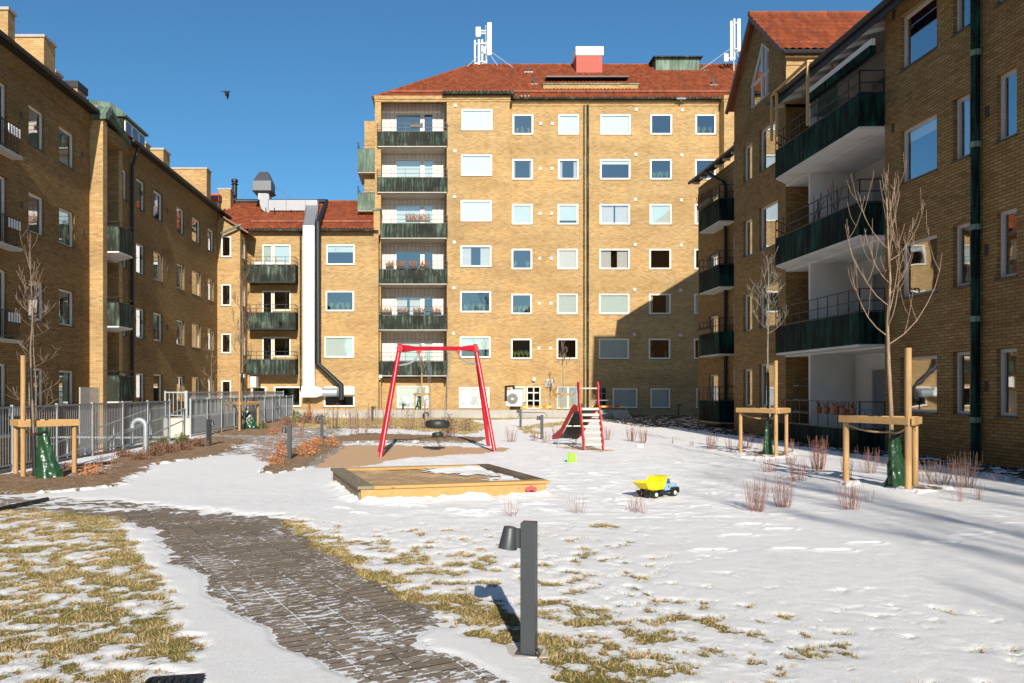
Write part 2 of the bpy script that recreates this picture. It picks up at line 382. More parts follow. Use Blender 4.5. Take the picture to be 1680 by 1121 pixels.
# whole courtyard first: lawn under snow
rl = .44*sm((PY-860)/70)*sm((1250-PX)/560)+.34*sm((PY-950)/120)*sm((1560-PX)/500)*(1-.5*sm((900-PX)/200))
rl = np.where(PX > 1500, .04*sm((PY-980)/60), rl); rl = np.where((PY > 850) & (PX < 820), np.maximum(rl, .16*sm((PY-850)/30)), rl)
zone([(470,852),(2600,852),(2600,1600),(470,1600)], LAWN, rl)
zone([(-900,806),(120,812),(210,824),(340,832),(480,846),(470,857),(500,1130),(400,1700),(200,1700),(345,1121),(300,1000),(262,925),(205,850),(-900,835)], PATH, 0.0)
zone([(340,832),(480,846),(476,857),(560,910),(700,985),(830,1060),(960,1130),(1500,1700),(300,1700),(330,1000)], PATH, 0.0)
zone([(-900,818),(60,815),(200,832),(330,836),(470,850),(520,890),(560,925),(604,948),(660,985),(710,1018),(700,1040),(672,1053),(692,1066),(740,1070),(800,1092),(850,1121),(1180,1400),(800,1400),(560,1124),(495,1085),(430,1042),(380,1003),(330,955),(280,905),(258,872),(200,850),(60,838),(-900,830)], PATH, .985)
ll = .73+.21*sm((PX-(205+(PY-850)*.54)+62)/55)
zone([(-1600,838),(60,838),(200,850),(262,925),(300,1000),(345,1115),(420,1500),(-1600,1500)], LAWN, ll)
zone([(468,852),(502,854),(612,934),(702,985),(790,1027),(862,1042),(935,1053),(985,1121),(1205,1400),(1095,1400),(922,1121),(878,1086),(778,1051),(688,1002),(597,951),(518,898),(468,862)], LAWN, .93)
zone([(-200,808),(100,812),(330,832),(480,845),(480,856),(330,845),(200,842),(0,836),(-200,836)], PATH, .72)
zone([(905,854),(965,856),(1048,862),(1040,869),(965,864),(905,861)], LAWN, .8)
# beds and worn paving on the left
zone([(-900,700),(-20,783),(60,776),(180,757),(240,741),(300,724),(350,716),(400,722),(380,737),(330,752),(245,764),(252,774),(215,784),(210,795),(130,806),(40,810),(-900,840)], MULCH, .99)
zone([(120,783),(160,769),(205,762),(190,772),(150,783)], MULCH, .05)
zone([(330,716),(352,706),(372,712),(420,714),(450,710),(500,694),(600,694),(800,694),(800,716),(560,716),(540,726),(470,748),(440,762),(395,745),(330,752),(400,733),(395,722)], PAVE, .90)
zone([(560,703),(800,702),(800,717),(560,719)], PAVE, .28)
zone([(345,712),(380,700),(480,681),(500,681),(505,690),(470,704),(430,716),(360,716)], MULCH, .99)
zone([(425,776),(455,754),(500,728),(545,718),(600,712),(700,715),(800,719),(790,726),(620,726),(560,732),(545,748),(500,768),(460,778)], MULCH, .985)
zone([(500,768),(520,765),(575,730),(560,729)], PAVE, .9)
zone([(515,768),(548,744),(570,731),(620,729),(690,732),(780,734),(840,735),(832,741),(760,746),(660,753),(590,768)], SAND, .985)
zone([(560,726),(640,725),(800,726),(800,733),(640,731),(560,732)], PAVE, .25)
zone([(452,684),(760,684),(785,694),(795,705),(770,713),(700,708),(640,703),(500,703),(470,690)], FARL, .97)
zone([(760,686),(1140,683),(1250,687),(1250,692),(1140,690),(990,690),(900,687),(760,691)], FARL, .9)
zone([(844,702),(870,697),(935,689),(935,697),(900,703),(872,706),(905,713),(860,714)], FARL, .72)
zone([(905,731),(935,732),(1015,738),(1010,743),(960,741),(905,735)], SAND, .93)
zone([(820,731),(832,732),(830,735),(818,734)], SAND, .9)
zone([(1208,745),(1240,741),(1300,743),(1300,750),(1262,754),(1215,752)], MULCH, .95)
zone([(1450,793),(1500,795),(1555,803),(1550,809),(1500,811),(1462,803)], MULCH, .95)
zone([(1370,794),(1412,792),(1412,797),(1380,799)], MULCH, .9)
soilm = (X > 10.55+(fbm(X, Y, 1.1, 4, .6, 9)-.5)*1.6-np.clip((Y-28)*.03, 0, .6)) & (Y < 45); typ[soilm] = SOIL; e[soilm] = .90
m = (X > 8.8+(fbm(X, Y, .8, 4, .6, 5)-.5)*2) & (Y > 34); typ[m] = SOIL; e[m] = .9
m = (Y > 48.5); typ[m] = SOIL; e[m] = .9
thr = quant(e); thr = np.where(e <= .001, qs[0]-.12, thr); thr = np.where(e >= .98, qs[-1]+.06, thr)
cen = sm((PY-700)/40)*sm((900-PY)/60)*sm((PX-500)/200)                      # trampled snow in the middle
def blur(a, k, rp):
    for _ in range(rp):
        for ax in (0, 1):
            c = np.cumsum(np.concatenate([np.repeat(np.take(a, [0], ax), k+1, ax), a, np.repeat(np.take(a, [-1], ax), k, ax)], ax), axis=ax)
            n_ = a.shape[ax]; a = (np.take(c, range(2*k+1, 2*k+1+n_), ax)-np.take(c, range(0, n_), ax))/(2*k+1)
    return a
s = n1-blur(np.clip(thr, qs[0]-.12, qs[-1]+.10), 5, 2)
# a few melted holes in the trampled part
hole = fbm(X, Y*1.4, 1.7, 5, .6, 6); s = np.where((cen > .5) & (hole < .17) & (e <= .001), -.02, s)
lump = fbm(X, Y*2.2, 3.2, 4, .55, 4)
ridge = 1-np.abs(2*fbm(X, Y*1.3, 1.5, 3, .5, 8)-1)
amp = np.where((PX < 520) & (PY > 830), .017, .013); thick = amp*sm((blur((s > 0).astype(float), 3, 1)-.5)*2)*(.88+.12*sm(s/.2))
thick = thick+cen*(s > 0)*((lump-.5)*.034+.008*(ridge-.7))*(1-.6*sm((PX-1200)/200))+sm(s/.2)*(fbm(X, Y, .5, 2, .5, 11)-.5)*.03
# footprints
def foot(px, py, ln=.30, wd=.12, deep=.045, az=0):
    g = gp(px, py); dx, dy = X-g.x, Y-g.y; u = dx*math.cos(az)+dy*math.sin(az); v = -dx*math.sin(az)+dy*math.cos(az)
    r = (u/ln*2)**2+(v/wd*2)**2
    return -deep*np.exp(-(r**2)*.8)+.012*np.exp(-((r-2.2)**2)*1.5)
for fx, fy, az in [(1168,905,.1),(1298,903,.1),(1420,893,.15),(1545,892,.1),(1640,876,.2),(1655,846,.2),(1672,860,.1),(1150,832,.5),(1230,862,.3),(1210,880,.2),(1120,850,1),(1330,760,.3),(1000,800,.6),(960,790,.4),(1180,810,.7),(880,830,.1),(1170,790,.4),(1280,870,.2),(1590,880,.2),(1370,905,.1)]:
    a0 = foot(fx, fy, az=az); thick = thick+a0*(s > 0)
rr = random.Random(5)
for k in range(70):
    fx = rr.uniform(560, 1320); fy = rr.uniform(742, 850)
    if inpoly(np.array([fx]), np.array([fy]), [(530,765),(820,762),(910,795),(585,820)])[0]: continue
    thick = thick+foot(fx, fy, rr.uniform(.2,.34), rr.uniform(.1,.18), rr.uniform(.015,.05), rr.uniform(0,3))*(s > 0)
isn = s > 0
# snow banked against the boards of the sandbox
_sa = math.radians(15.2); _n = gp(587, 801, .22); _u = (X-_n.x)*math.cos(_sa)+(Y-_n.y)*math.sin(_sa); _v = -(X-_n.x)*math.sin(_sa)+(Y-_n.y)*math.cos(_sa)
_bk = np.exp(-(np.clip(-_v, 0, 9)/.20)**2)*sm((_u+.1)/.3)*sm((3.1-_u)/.3)*(_v < .06)*(.055+.12*(fbm(X, Y, 2.6, 3, .6, 41)-.35))
_bk = _bk+np.exp(-(np.clip(-_u, 0, 9)/.16)**2)*sm(_v/.3)*sm((2.7-_v)/.3)*(_u < .06)*(.05+.10*(fbm(X, Y, 3, 3, .6, 42)-.4))
thick = thick+np.maximum(_bk, 0)
thick = np.where(isn, np.maximum(thick, .001), 0)
base = np.zeros(X.shape)
base += np.where(typ == LAWN, (fbm(X, Y, 9, 2, .5, 12)-.5)*.006, 0)
base += np.where(typ == MULCH, .035+(fbm(X, Y, 6, 3, .6, 13)-.5)*.05, 0)
base += np.where(typ == SOIL, (fbm(X, Y, 4, 3, .6, 14)-.5)*.06, 0)
Z = base+thick
def ground_z(x, y):
    i = min(len(ys)-1, max(0, int(np.searchsorted(ys, y)))); j = min(len(xs)-1, max(0, int(np.searchsorted(xs, x)))); return float(Z[i, j])
cover = np.where(isn, SNOWC, typ)
nf = cover[:-1, :-1]                                   # cover of each cell
votes = (isn[:-1, :-1].astype(int)+isn[1:, :-1]+isn[:-1, 1:]+isn[1:, 1:])
fc = np.where(votes >= 2, SNOWC, np.where(nf == SNOWC, typ[:-1, :-1], nf))
xc = (X[:-1, :-1]+X[1:, 1:])/2; yc = (Y[:-1, :-1]+Y[1:, 1:])/2
keep = ~((xc < -8.33) & (yc < 26.4))
keep &= ~((xc > 12.2) & (yc < 31)) & ~((xc > 13.4) & (yc < 38.8)) & ~((xc < -8.33) & (yc > 27.4) & (yc < 47.5))
def grid_obj(name, mask, mat, extra=None):
    ii, jj = np.nonzero(mask); W = len(xs)
    q = np.stack([ii*W+jj, ii*W+jj+1, (ii+1)*W+jj+1, (ii+1)*W+jj], 1)
    u, inv = np.unique(q.ravel(), return_inverse=True)
    co = np.stack([X.ravel()[u], Y.ravel()[u], Z.ravel()[u]], 1); qf = inv.reshape(-1)
    if extra is not None:
        qf = np.concatenate([qf, np.arange(len(extra))+len(co)]); co = np.concatenate([co, np.array(extra, float)])
    me = bpy.data.meshes.new(name); me.vertices.add(len(co)); me.vertices.foreach_set('co', co.astype(np.float32).ravel())
    sv = me.attributes.new('sn', 'FLOAT', 'POINT'); sa_ = np.full(len(co), .3, np.float32); sa_[:len(u)] = s.ravel()[u]; sv.data.foreach_set('value', sa_)
    nq = len(qf)//4; me.loops.add(nq*4); me.loops.foreach_set('vertex_index', qf.astype(np.int32))
    me.polygons.add(nq); me.polygons.foreach_set('loop_start', np.arange(nq, dtype=np.int32)*4)
    me.polygons.foreach_set('use_smooth', np.ones(nq, bool)); me.update(calc_edges=True); me.materials.append(M[mat])
    o = bpy.data.objects.new(name, me); COL.objects.link(o); return o
ext = [(-8.3,-60,.02),(40,-60,.02),(40,YS,.02),(-8.3,YS,.02)]
struct(grid_obj('snow', keep & (fc == SNOWC), 'snow', ext))
struct(grid_obj('lawn', keep & (fc == LAWN), 'lawn'))
struct(grid_obj('paved_path', keep & (fc == PATH), 'pavers'))
struct(grid_obj('planting_bed', keep & (fc == MULCH), 'mulch'))
struct(grid_obj('play_sand', keep & (fc == SAND), 'sand'))
struct(grid_obj('far_lawn', keep & (fc == FARL), 'lawn_far'))
struct(grid_obj('grey_paving', keep & (fc == PAVE), 'grey_paving'))
struct(grid_obj('soil', keep & (fc == SOIL), 'soil'))
# grass blades standing in the bare patches
def blades(name, ex, tmask, ymax, dens, label, hlo, hhi, wd, ymin=0, lo=-9, hi=-.035):
    m = (s < hi) & (s > lo) & ((e > .001) | (hi < 0)) & tmask & (Y < ymax) & (Y > ymin) & (PX > -60) & (PX < 1740) & (PY < 1190)
    ii, jj = np.nonzero(m[:-1, :-1]); ax = (xs[jj+1]-xs[jj])*(ys[ii+1]-ys[ii])
    n = rs.poisson(ax*dens); ii = np.repeat(ii, n); jj = np.repeat(jj, n); N = len(ii)
    bx = xs[jj]+rs.rand(N)*(xs[jj+1]-xs[jj]); by = ys[ii]+rs.rand(N)*(ys[ii+1]-ys[ii]); bz = Z[ii, jj]-.004
    h = hlo+(hhi-hlo)*rs.rand(N)**1.5; a = rs.rand(N)*6.283
    cl = fbm(bx, by, 5, 2, .5, 21)*12.6; lean = .5+rs.rand(N)*.9
    la = cl+rs.randn(N)*.8; tx = bx+np.cos(la)*h*lean; ty = by+np.sin(la)*h*lean
    wx = np.cos(a)*wd; wy = np.sin(a)*wd; mx = bx+(tx-bx)*.38; my = by+(ty-by)*.38
    co = np.empty((N, 5, 3)); co[:,0] = np.stack([bx-wx, by-wy, bz], 1); co[:,1] = np.stack([bx+wx, by+wy, bz], 1)
    co[:,2] = np.stack([mx+wx*.8, my+wy*.8, bz+h*.65], 1); co[:,3] = np.stack([mx-wx*.8, my-wy*.8, bz+h*.65], 1); co[:,4] = np.stack([tx, ty, bz+h], 1)
    me = bpy.data.meshes.new(name); me.vertices.add(N*5); me.vertices.foreach_set('co', co.astype(np.float32).ravel())
    k = np.arange(N)*5; lp = np.stack([k, k+1, k+2, k+3, k+3, k+2, k+4], 1)
    me.loops.add(N*7); me.loops.foreach_set('vertex_index', lp.astype(np.int32).ravel()); me.polygons.add(2*N)
    st = (np.arange(N)[:, None]*7+np.array([0, 4])).astype(np.int32).ravel(); me.polygons.foreach_set('loop_start', st)
    me.update(calc_edges=True); me.materials.append(M['grass_blade'])
    at_ = me.attributes.new('tone', 'FLOAT', 'POINT'); at_.data.foreach_set('value', np.repeat(rs.rand(N), 5).astype(np.float32))
    o = bpy.data.objects.new(name, me); COL.objects.link(o); tag(o, label, 'grass'); o['kind'] = 'stuff'; return N
nb = blades('grass', 0, typ == LAWN, 14, 9000, 'short straw and green grass standing in melted patches of snow', .010, .034, .0018)
nb2 = blades('lawn_grass', 0, typ == FARL, 51, 700, 'olive winter grass on the far lawn strips', .02, .06, .009)
nb3 = blades('grass_tips', 0, typ == LAWN, 12, 420, 'thin straw grass tips poking through the snow crust', .010, .030, .0015, lo=-.035, hi=.075)
print('grid', X.shape, 'blades', nb, nb2)
# lower yard behind the fence, the raised landing by the houses, edges
struct(MB().poly((-300,-300,-1.3),(300,-300,-1.3),(300,300,-1.3),(-300,300,-1.3)).build('ground', 'soil'))
struct(MB().poly((-16,-60,-.85),(-8.4,-60,-.85),(-8.4,49,-.85),(-16,49,-.85)).build('lower_yard', 'soil'))
struct(MB().box(-8.42,-8.28,-60,24.6,-1.0,.05).box(-8.42,-8.28,26.3,46,-.1,.07).build('kerb', 'concrete'))
struct(MB().box(-9.35,-8.43,27.5,47.6,-.9,.64).build('terrace', 'concrete_pale'))
struct(MB().hexa([(-9.9,20.5,-1.0),(-8.45,20.5,-1.0),(-8.45,27.48,-1.0),(-9.9,27.48,-1.0)], [(-9.9,20.5,-.8),(-8.45,20.5,-.8),(-8.45,27.48,.02),(-9.9,27.48,.02)]).build('ramp', 'concrete_pale'))
# raised bed along the far facade
struct(MB().box(hx(452,46),10.2,46.3,49.3,-.02,.40).build('raised_bed', 'soil'))
tag(MB().box(hx(450,46),10.4,46,46.28,-.02,.47).thing('low_wall', 'concrete', 'low pale concrete wall edging the raised bed before the tall house', 'wall'), 'low pale concrete wall edging the raised bed before the tall house', 'wall')
tag(MB().box(10.45,11.4,45.6,46.6,-.02,.16).box(10.45,11.4,46.0,46.6,.16,.32).box(10.45,11.4,46.3,46.6,.32,.46).thing('steps', 'concrete_pale', '', ''), 'short concrete steps at the end of the low wall', 'steps')
# ---------------------------------------------------------------- facades
class FR:                                             # an upright plane: run u, height z, out = towards the viewer
    def __init__(s, o, u, n): s.o = Vector((*o, 0)); s.u = Vector((*u, 0)).normalized(); s.n = Vector((*n, 0)).normalized()
    def P(s, u, z, out=0): return s.o+s.u*u+s.n*out+Vector((0, 0, z))
def front(d): return FR((0, d), (1, 0), (0, -1))      # u = X
def fbox(mb, fr, u0, u1, z0, z1, o0, o1):
    P = fr.P; return mb.hexa([P(u0,z0,o0), P(u1,z0,o0), P(u1,z0,o1), P(u0,z0,o1)], [P(u0,z1,o0), P(u1,z1,o0), P(u1,z1,o1), P(u0,z1,o1)])
def wall(mb, fr, u0, u1, z0, z1, ops, rev=.12):
    U = sorted({u0, u1, *[a for o in ops for a in o[:2] if u0 < a < u1]}); Zs = sorted({z0, z1, *[a for o in ops for a in o[2:4] if z0 < a < z1]})
    for j in range(len(Zs)-1):
        zc = (Zs[j]+Zs[j+1])/2; run = None
        for i in range(len(U)-1):
            uc = (U[i]+U[i+1])/2; hole = any(o[0] < uc < o[1] and o[2] < zc < o[3] for o in ops)
            if not hole:
                if run is None: run = U[i]
            if (hole or i == len(U)-2) and run is not None:
                ue = U[i] if hole else U[i+1]
                mb.poly(fr.P(run, Zs[j]), fr.P(ue, Zs[j]), fr.P(ue, Zs[j+1]), fr.P(run, Zs[j+1])); run = None
    for o in ops:
        a, b, c, d = o[:4]; P = fr.P
        mb.poly(P(a,c), P(a,d), P(a,d,-rev), P(a,c,-rev)); mb.poly(P(b,c), P(b,d), P(b,d,-rev), P(b,c,-rev))
        mb.poly(P(a,d), P(b,d), P(b,d,-rev), P(a,d,-rev)); mb.poly(P(a,c), P(b,c), P(b,c,-rev), P(a,c,-rev))
def room(mb, fr, u0, u1, z0, z1, depth=1.6):
    P = fr.P; k = -.19; mb.poly(P(u0,z0,-depth), P(u1,z0,-depth), P(u1,z1,-depth), P(u0,z1,-depth))
    mb.poly(P(u0,z0,k), P(u0,z0,-depth), P(u0,z1,-depth), P(u0,z1,k)).poly(P(u1,z0,k), P(u1,z0,-depth), P(u1,z1,-depth), P(u1,z1,k)).poly(P(u0,z1,k), P(u1,z1,k), P(u1,z1,-depth), P(u0,z1,-depth))
RW = random.Random(11)
def window(par, fr, a, b, c, d, spec='clear', out=-.03, fw=.085, g='glass', fm='frame', mull=(), sill=True, name='window', cross=None):
    """spec: clear | blind | blind:0.6 | green | curtain ; out = frame face against the wall face"""
    m = MB(); o0, o1 = out-.07, out
    e = .004
    fbox(m, fr, a+e, a+fw, c+e, d-e, o0, o1); fbox(m, fr, b-fw, b-e, c+e, d-e, o0, o1)
    fbox(m, fr, a+fw, b-fw, d-fw, d-e, o0, o1); fbox(m, fr, a+fw, b-fw, c+e, c+fw, o0, o1)
    for t in mull: u = a+(b-a)*t; fbox(m, fr, u-.05, u+.05, c+fw, d-fw, o0, o1)
    if cross: z = c+(d-c)*cross; fbox(m, fr, a+fw, b-fw, z-.04, z+.04, o0+.003, o1-.003)
    w = m.build(name, fm, par); P = fr.P; gi = out-.035
    MB().poly(P(a+fw,c+fw,gi), P(b-fw,c+fw,gi), P(b-fw,d-fw,gi), P(a+fw,d-fw,gi)).build('pane', g, w)
    kind, _, q = spec.partition(':'); q = float(q) if q else 1.0
    bi = out-.10
    if kind in ('blind', 'green'):
        zb = d-fw-(d-c-2*fw)*q
        fbox(MB(), fr, a+fw, b-fw, zb, d-fw, bi-.01, bi).build('blind', 'blind_white' if kind == 'blind' else 'blind_green', w)
    elif kind == 'curtain':
        for (s0, s1) in ((a+fw, a+(b-a)*.5*q), (b-(b-a)*.5*q, b-fw)):
            mm = MB(); n = max(6, int((s1-s0)/.045)); pr = None
            for k in range(n+1):
                u = s0+(s1-s0)*k/n; o = bi-.04-(.03 if k % 2 else 0); cur = (P(u,c+.02,o), P(u,d-fw,o))
                if pr: mm.poly(pr[0], cur[0], cur[1], pr[1])
                pr = cur
            mm.build('curtain', 'curtain', w)
    elif kind == 'plants':
        mm = MB(); n = RW.randint(2, 4)
        for k in range(n):
            u = a+(b-a)*(.2+.6*k/max(1, n-1))+RW.uniform(-.05, .05); mm.lathe(P(u, c+fw, bi-.12), [(.05,0),(.07,.12),(0,.12)], 8)
            for q2 in range(14): mm.tube([P(u, c+fw+.1, bi-.12), P(u+RW.uniform(-.15,.15), c+fw+RW.uniform(.2,.5), bi-.12+RW.uniform(-.07,.04))], [.012,.03], 3)
        mm.build('potted_plant', 'leaf_green', w)
    if sill: fbox(MB(), fr, a-.03, b+.03, c-.035, c-.002, -.05, .035).build('window_sill', 'sill', w)
    return w
def bpanel(par, corners, zt, zb, mat, soffit='concrete_pale', rail_h=.5, rail_seg=.9, th=.04, bars=2, back=None):
    """balcony: open polyline of plan corners, first and last touch the wall; front panel, slab, railing"""
    b = MB(); sl_ = [Vector((x, y, 0)) for x, y in corners]
    fl = MB(); cen = sum(sl_, Vector())/len(sl_)
    fl.prism([(p.x+(cen.x-p.x)*.01, p.y+(cen.y-p.y)*.01, zb-.06) for p in sl_], (0, 0, .12)); root = fl.build('balcony', soffit, par)
    for p, q in zip(sl_[:-1], sl_[1:]):
        b.beam(p+Vector((0,0,(zt+zb)/2)), q+Vector((0,0,(zt+zb)/2)), th, zt-zb)
        
    b.build('balcony_panel', mat, root)
    r = MB()
    for p, q in zip(sl_[:-1], sl_[1:]):
        L = (q-p).length; n = max(1, round(L/rail_seg))
        for k in range(bars): z = zt+rail_h*(1-k*.5); r.beam(p+Vector((0,0,z)), q+Vector((0,0,z)), .025, .025)
        r.beam(p+Vector((0,0,zt+.03)), q+Vector((0,0,zt+.03)), .05, .03)
        for k in range(n+1):
            c = p+(q-p)*(k/n); r.beam(c+Vector((0,0,zt-.1)), c+Vector((0,0,zt+rail_h)), .022, .022)
    r.build('railing', 'dark_metal', root); return root
def tile_slope(mb, a, b, up, rows, l0=0, r0=0, pitch=.24, th=.05):
    """a,b: ends of the eave; up: vector from eave to ridge; l0,r0: metres cut off at the ridge left and right (hips)"""
    a, b, up = Vector(a), Vector(b), Vector(up); t = (b-a).normalized(); L = (b-a).length; nrm = t.cross(up).normalized()
    if nrm.z < 0: nrm = -nrm
    n = int(L/pitch*4); prev = None
    for r in range(rows*2+1):
        v = (r//2)/rows if r % 2 == 0 else ((r//2)+.98)/rows
        if r == rows*2: v = 1
        lift = .045 if r % 2 == 0 else 0; row = []
        lo, hi = l0*v, L-r0*v
        for k in range(n+1):
            u = L*k/n; cu = min(max(u, lo), hi); ph = (u/pitch) % 1
            row.append(a+t*cu+up*v+nrm*(lift+th*(.5-.5*math.cos(2*math.pi*ph))))
        base = len(mb.v); mb.v += [tuple(p) for p in row]
        if prev is not None:
            for k in range(n):
                if (Vector(mb.v[prev+k])-Vector(mb.v[prev+k+1])).length > 1e-5 or (row[k]-row[k+1]).length > 1e-5:
                    mb.f.append((prev+k, prev+k+1, base+k+1, base+k))
        prev = base
    return mb
def gutter(par, a, b, mat='copper', r=.07, name='gutter'): return MB().tube([a, b], r, 8).build(name, mat, par)
def downpipe(par, x, y, z0, z1, mat='copper', r=.055, top=None):
    m = MB(); pts = [(x, y, z0), (x, y, z1)]
    if top: pts.append(top)
    m.tube(pts, r, 8)
    for z in np.arange(z0+.6, z1, 2.0): m.tube([(x, y, z), (x, y, z+.05)], r+.018, 8)
    return m.build('downpipe', mat, par)
# ---------------------------------------------------------------- tall house across the yard
TH = empty('apartment_house', (8, 51.15, 0), 'tall yellow brick house with red hipped roof closing the far side of the yard', 'apartment building')
DM, DB, DL = 51.15, 50.4, 51.75
FM, FB, FL = front(DM), front(DB), front(DL)
ms = DM/F; ZT = 20.35
XL, XB0, XB1, XR = hx(615,DB), hx(733,DB), hx(836,DB), hx(1188,DB)
rowsM = [hz(221+73.7*k, DM) for k in range(6)]; hM = 34*ms
colsM = [(841,875),(916,950),(985,1035),(1067,1103),(1141,1175)]
spec = {0: 'plants curtain:.3 clear plants blind:.25 plants'.split(), 1: 'blind curtain:.45 green:.85 blind green clear'.split(),
        2: 'blind blind:.2 curtain:.95 curtain:.8 green green'.split(), 3: 'clear plants green clear curtain:.4 plants'.split(), 4: 'plants clear curtain:.5 clear green clear'.split()}
spec[0][2] = 'green'; spec[0][4] = 'plants'
opsM = []; wins = []
for ci, (x0, x1) in enumerate(colsM):
    for k in range(6):
        dx = -.55*k*ms; a, b, c = hx(x0,DM)+dx, hx(x1,DM)+dx, rowsM[k]
        opsM.append((a, b, c, c+hM)); wins.append((FM, a, b, c, c+hM, spec[ci][k]))
gz0, gz1 = hz(670,DM), hz(637,DM)
for (x0, x1, s_) in ((1005,1046,'green'), (1067,1100,'green'), (1142,1172,'clear')): opsM.append((hx(x0,DM), hx(x1,DM), gz0, gz1)); wins.append((FM, hx(x0,DM), hx(x1,DM), gz0, gz1, s_))
a, b, c, d = hx(914,DM), hx(950,DM), hz(671,DM), hz(634,DM); opsM.append((a,b,c,d)); gate_win = (a,b,c,d)
a, b, c, d = hx(838,DM), hx(862,DM), hz(660,DM), hz(634,DM); opsM.append((a,b,c,d)); wins.append((FM,a,b,c,d,'blind'))
dz = .42
doors = [(hx(864,DM), hx(887,DM), dz, hz(634,DM)), (hx(977,DM), hx(996,DM), dz, hz(635,DM))]
opsM += doors
W1 = MB(); wall(W1, FM, XB1, XR+.02, -.1, ZT, opsM)
rowsB = [hz(214+74.7*k, DB) for k in range(6)]; hB = 35.5*DB/F
sB = 'blind blind blind curtain:.7 plants green:.62'.split(); opsB = []
for k in range(6):
    dx = -.55*k*ms; a, b = hx(757,DB)+dx, hx(808,DB)+dx; opsB.append((a, b, rowsB[k], rowsB[k]+hB)); wins.append((FB, a, b, rowsB[k], rowsB[k]+hB, sB[k]))
a, b, c, d = hx(753,DB), hx(803,DB), hz(670,DB), hz(635,DB); opsB.append((a,b,c,d)); wins.append((FB,a,b,c,d,'blind'))
wall(W1, FB, XB0, XB1, -.1, ZT+.08, opsB)
W1.poly((XB1,DB,-.1),(XB1,DM,-.1),(XB1,DM,ZT+.08),(XB1,DB,ZT+.08)).poly((XB0,DB,-.1),(XB0,DL,-.1),(XB0,DL,ZT+.08),(XB0,DB,ZT+.08))
# balcony column: brick below the first slab, pier at the left
zf = hz(628,DB); XP = hx(625,DB)
a, b, c, d = hx(651,DM), hx(703,DM), hz(670,DM), hz(633,DM); wall(W1, front(DM-.05), XP, XB0, -.1, zf+.3, [(a,b,c,d)]); wins.append((front(DM-.05),a,b,c,d,'green'))
wall(W1, FB, XL, XP, -.1, ZT, []); W1.poly((XP,DB,-.1),(XP,DL,-.1),(XP,DL,ZT),(XP,DB,ZT)).poly((XL,DB,-.1),(XL,63,-.1),(XL,63,ZT),(XL,DB,ZT))
# right end bay
wall(W1, FB, XR, 27, -.1, ZT+.05, []); W1.poly((XR,DB,-.1),(XR,DM+.02,-.1),(XR,DM+.02,ZT+.05),(XR,DB,ZT+.05)).poly((27,DB,-.1),(27,63,-.1),(27,63,ZT),(27,DB,ZT))
W1.build('wall', 'brick', TH)
corn = MB()                                            # brick cornice courses
for (x0, x1, dd) in ((XL-.03,XP+.02,DB),(XP,XB0,DB+.02),(XB0-.05,XB1+.05,DB),(XB1+.05,XR-.05,DM),(XR-.05,27,DB)):
    corn.box(x0, x1, dd-.05, dd+.2, ZT-.38, ZT-.24).box(x0, x1, dd-.10, dd+.2, ZT-.24, ZT-.02)
corn.build('cornice', 'brick', TH)
rm = MB(); room(rm, FM, XB0+.08, 26, -.1, ZT-.02, 2.4); room(rm, FL, XP+.05, XB0-.05, -.1, ZT-.02, 1.8)
for k in range(8):
    z = 1.6+(CY-228-73.7*k)*ms; rm.box(XB0+.1, 26, DM+.02+.2, DM+2.4, z-.35, z-.25)
rm.build('rooms', 'room', TH)
for (fr, a, b, c, d, s_) in wins: window(TH, fr, a, b, c, d, s_, out=-.02, fw=.105)
# glazed door and shaded door
for i, (a, b, c, d) in enumerate(doors):
    m = MB(); fr = FM
    for u in (a, b-.07, (a+b)/2-.03): fbox(m, fr, u, u+.07, c, d, -.1, -.03)
    for z in (c, c+.5, d-.45, d-.07): fbox(m, fr, a+.07, b-.07, z, z+.07, -.098, -.032)
    dr = m.build('door', 'frame' if i == 0 else 'duct_grey', TH)
    MB().poly(fr.P(a,c,-.07), fr.P(b,c,-.07), fr.P(b,d,-.07), fr.P(a,d,-.07)).build('pane', 'glass', dr)
    fbox(MB(), fr, b-.14, b-.11, c+.95, c+1.15, -.03, .02).build('door_handle', 'dark_metal', dr)
# ground window with ornamental grille
a, b, c, d = gate_win; gw = window(TH, FM, a, b, c, d, 'green', out=-.05, fw=.07, mull=(.5,))
m = MB()
for i in range(9):
    u = a+.06+(b-a-.12)*i/8; m.tube([FM.P(u, c+.03, .01), FM.P(u, d-.03, .01)], .009, 4)
for j in range(2):
    uc = a+(b-a)*(.27+.46*j)
    for r_ in (.22, .14): m.tube([FM.P(uc+r_*math.cos(t*.524), d-.3+r_*math.sin(t*.524), .015) for t in range(13)], .012, 4)
    for zz in np.arange(c+.2, d-.6, .22): m.tube([FM.P(uc+.1*math.cos(t*.785), zz+.1*math.sin(t*.785), .015) for t in range(9)], .009, 4)
m.build('window_grille', 'galvanised', gw)
# wall vents
vp = [(747,173.5,DB,.0,6,74.7),(887,203,DM,0,6,73.7),(906,203,DM,0,6,73.7),(1043.5,180,DM,0,6,73.8),(1119,181,DM,0,6,73.8),(1184,204,DM,0,1,73)]
for (px, py, dd, _, n, st) in vp:
    for k in range(n):
        x, z = hx(px-.6*k, dd), hz(py+st*k, dd); MB().box(x-.09, x+.09, dd-.05, dd-.003, z-.09, z+.09).box(x-.06, x+.06, dd-.065, dd-.05, z-.10, z-.02).build('wall_vent', 'vent_white', TH)
x, z = hx(901,DM), hz(629,DM); v = MB().box(x-.24,x+.24,DM-.1,DM-.003,z-.24,z+.24).build('vent_cover', 'vent_white', TH)
m = MB()
for k in range(7): m.box(x-.19,x+.19,DM-.12,DM-.1,z-.2+k*.06,z-.17+k*.06)
m.build('louvre', 'duct_grey', v)
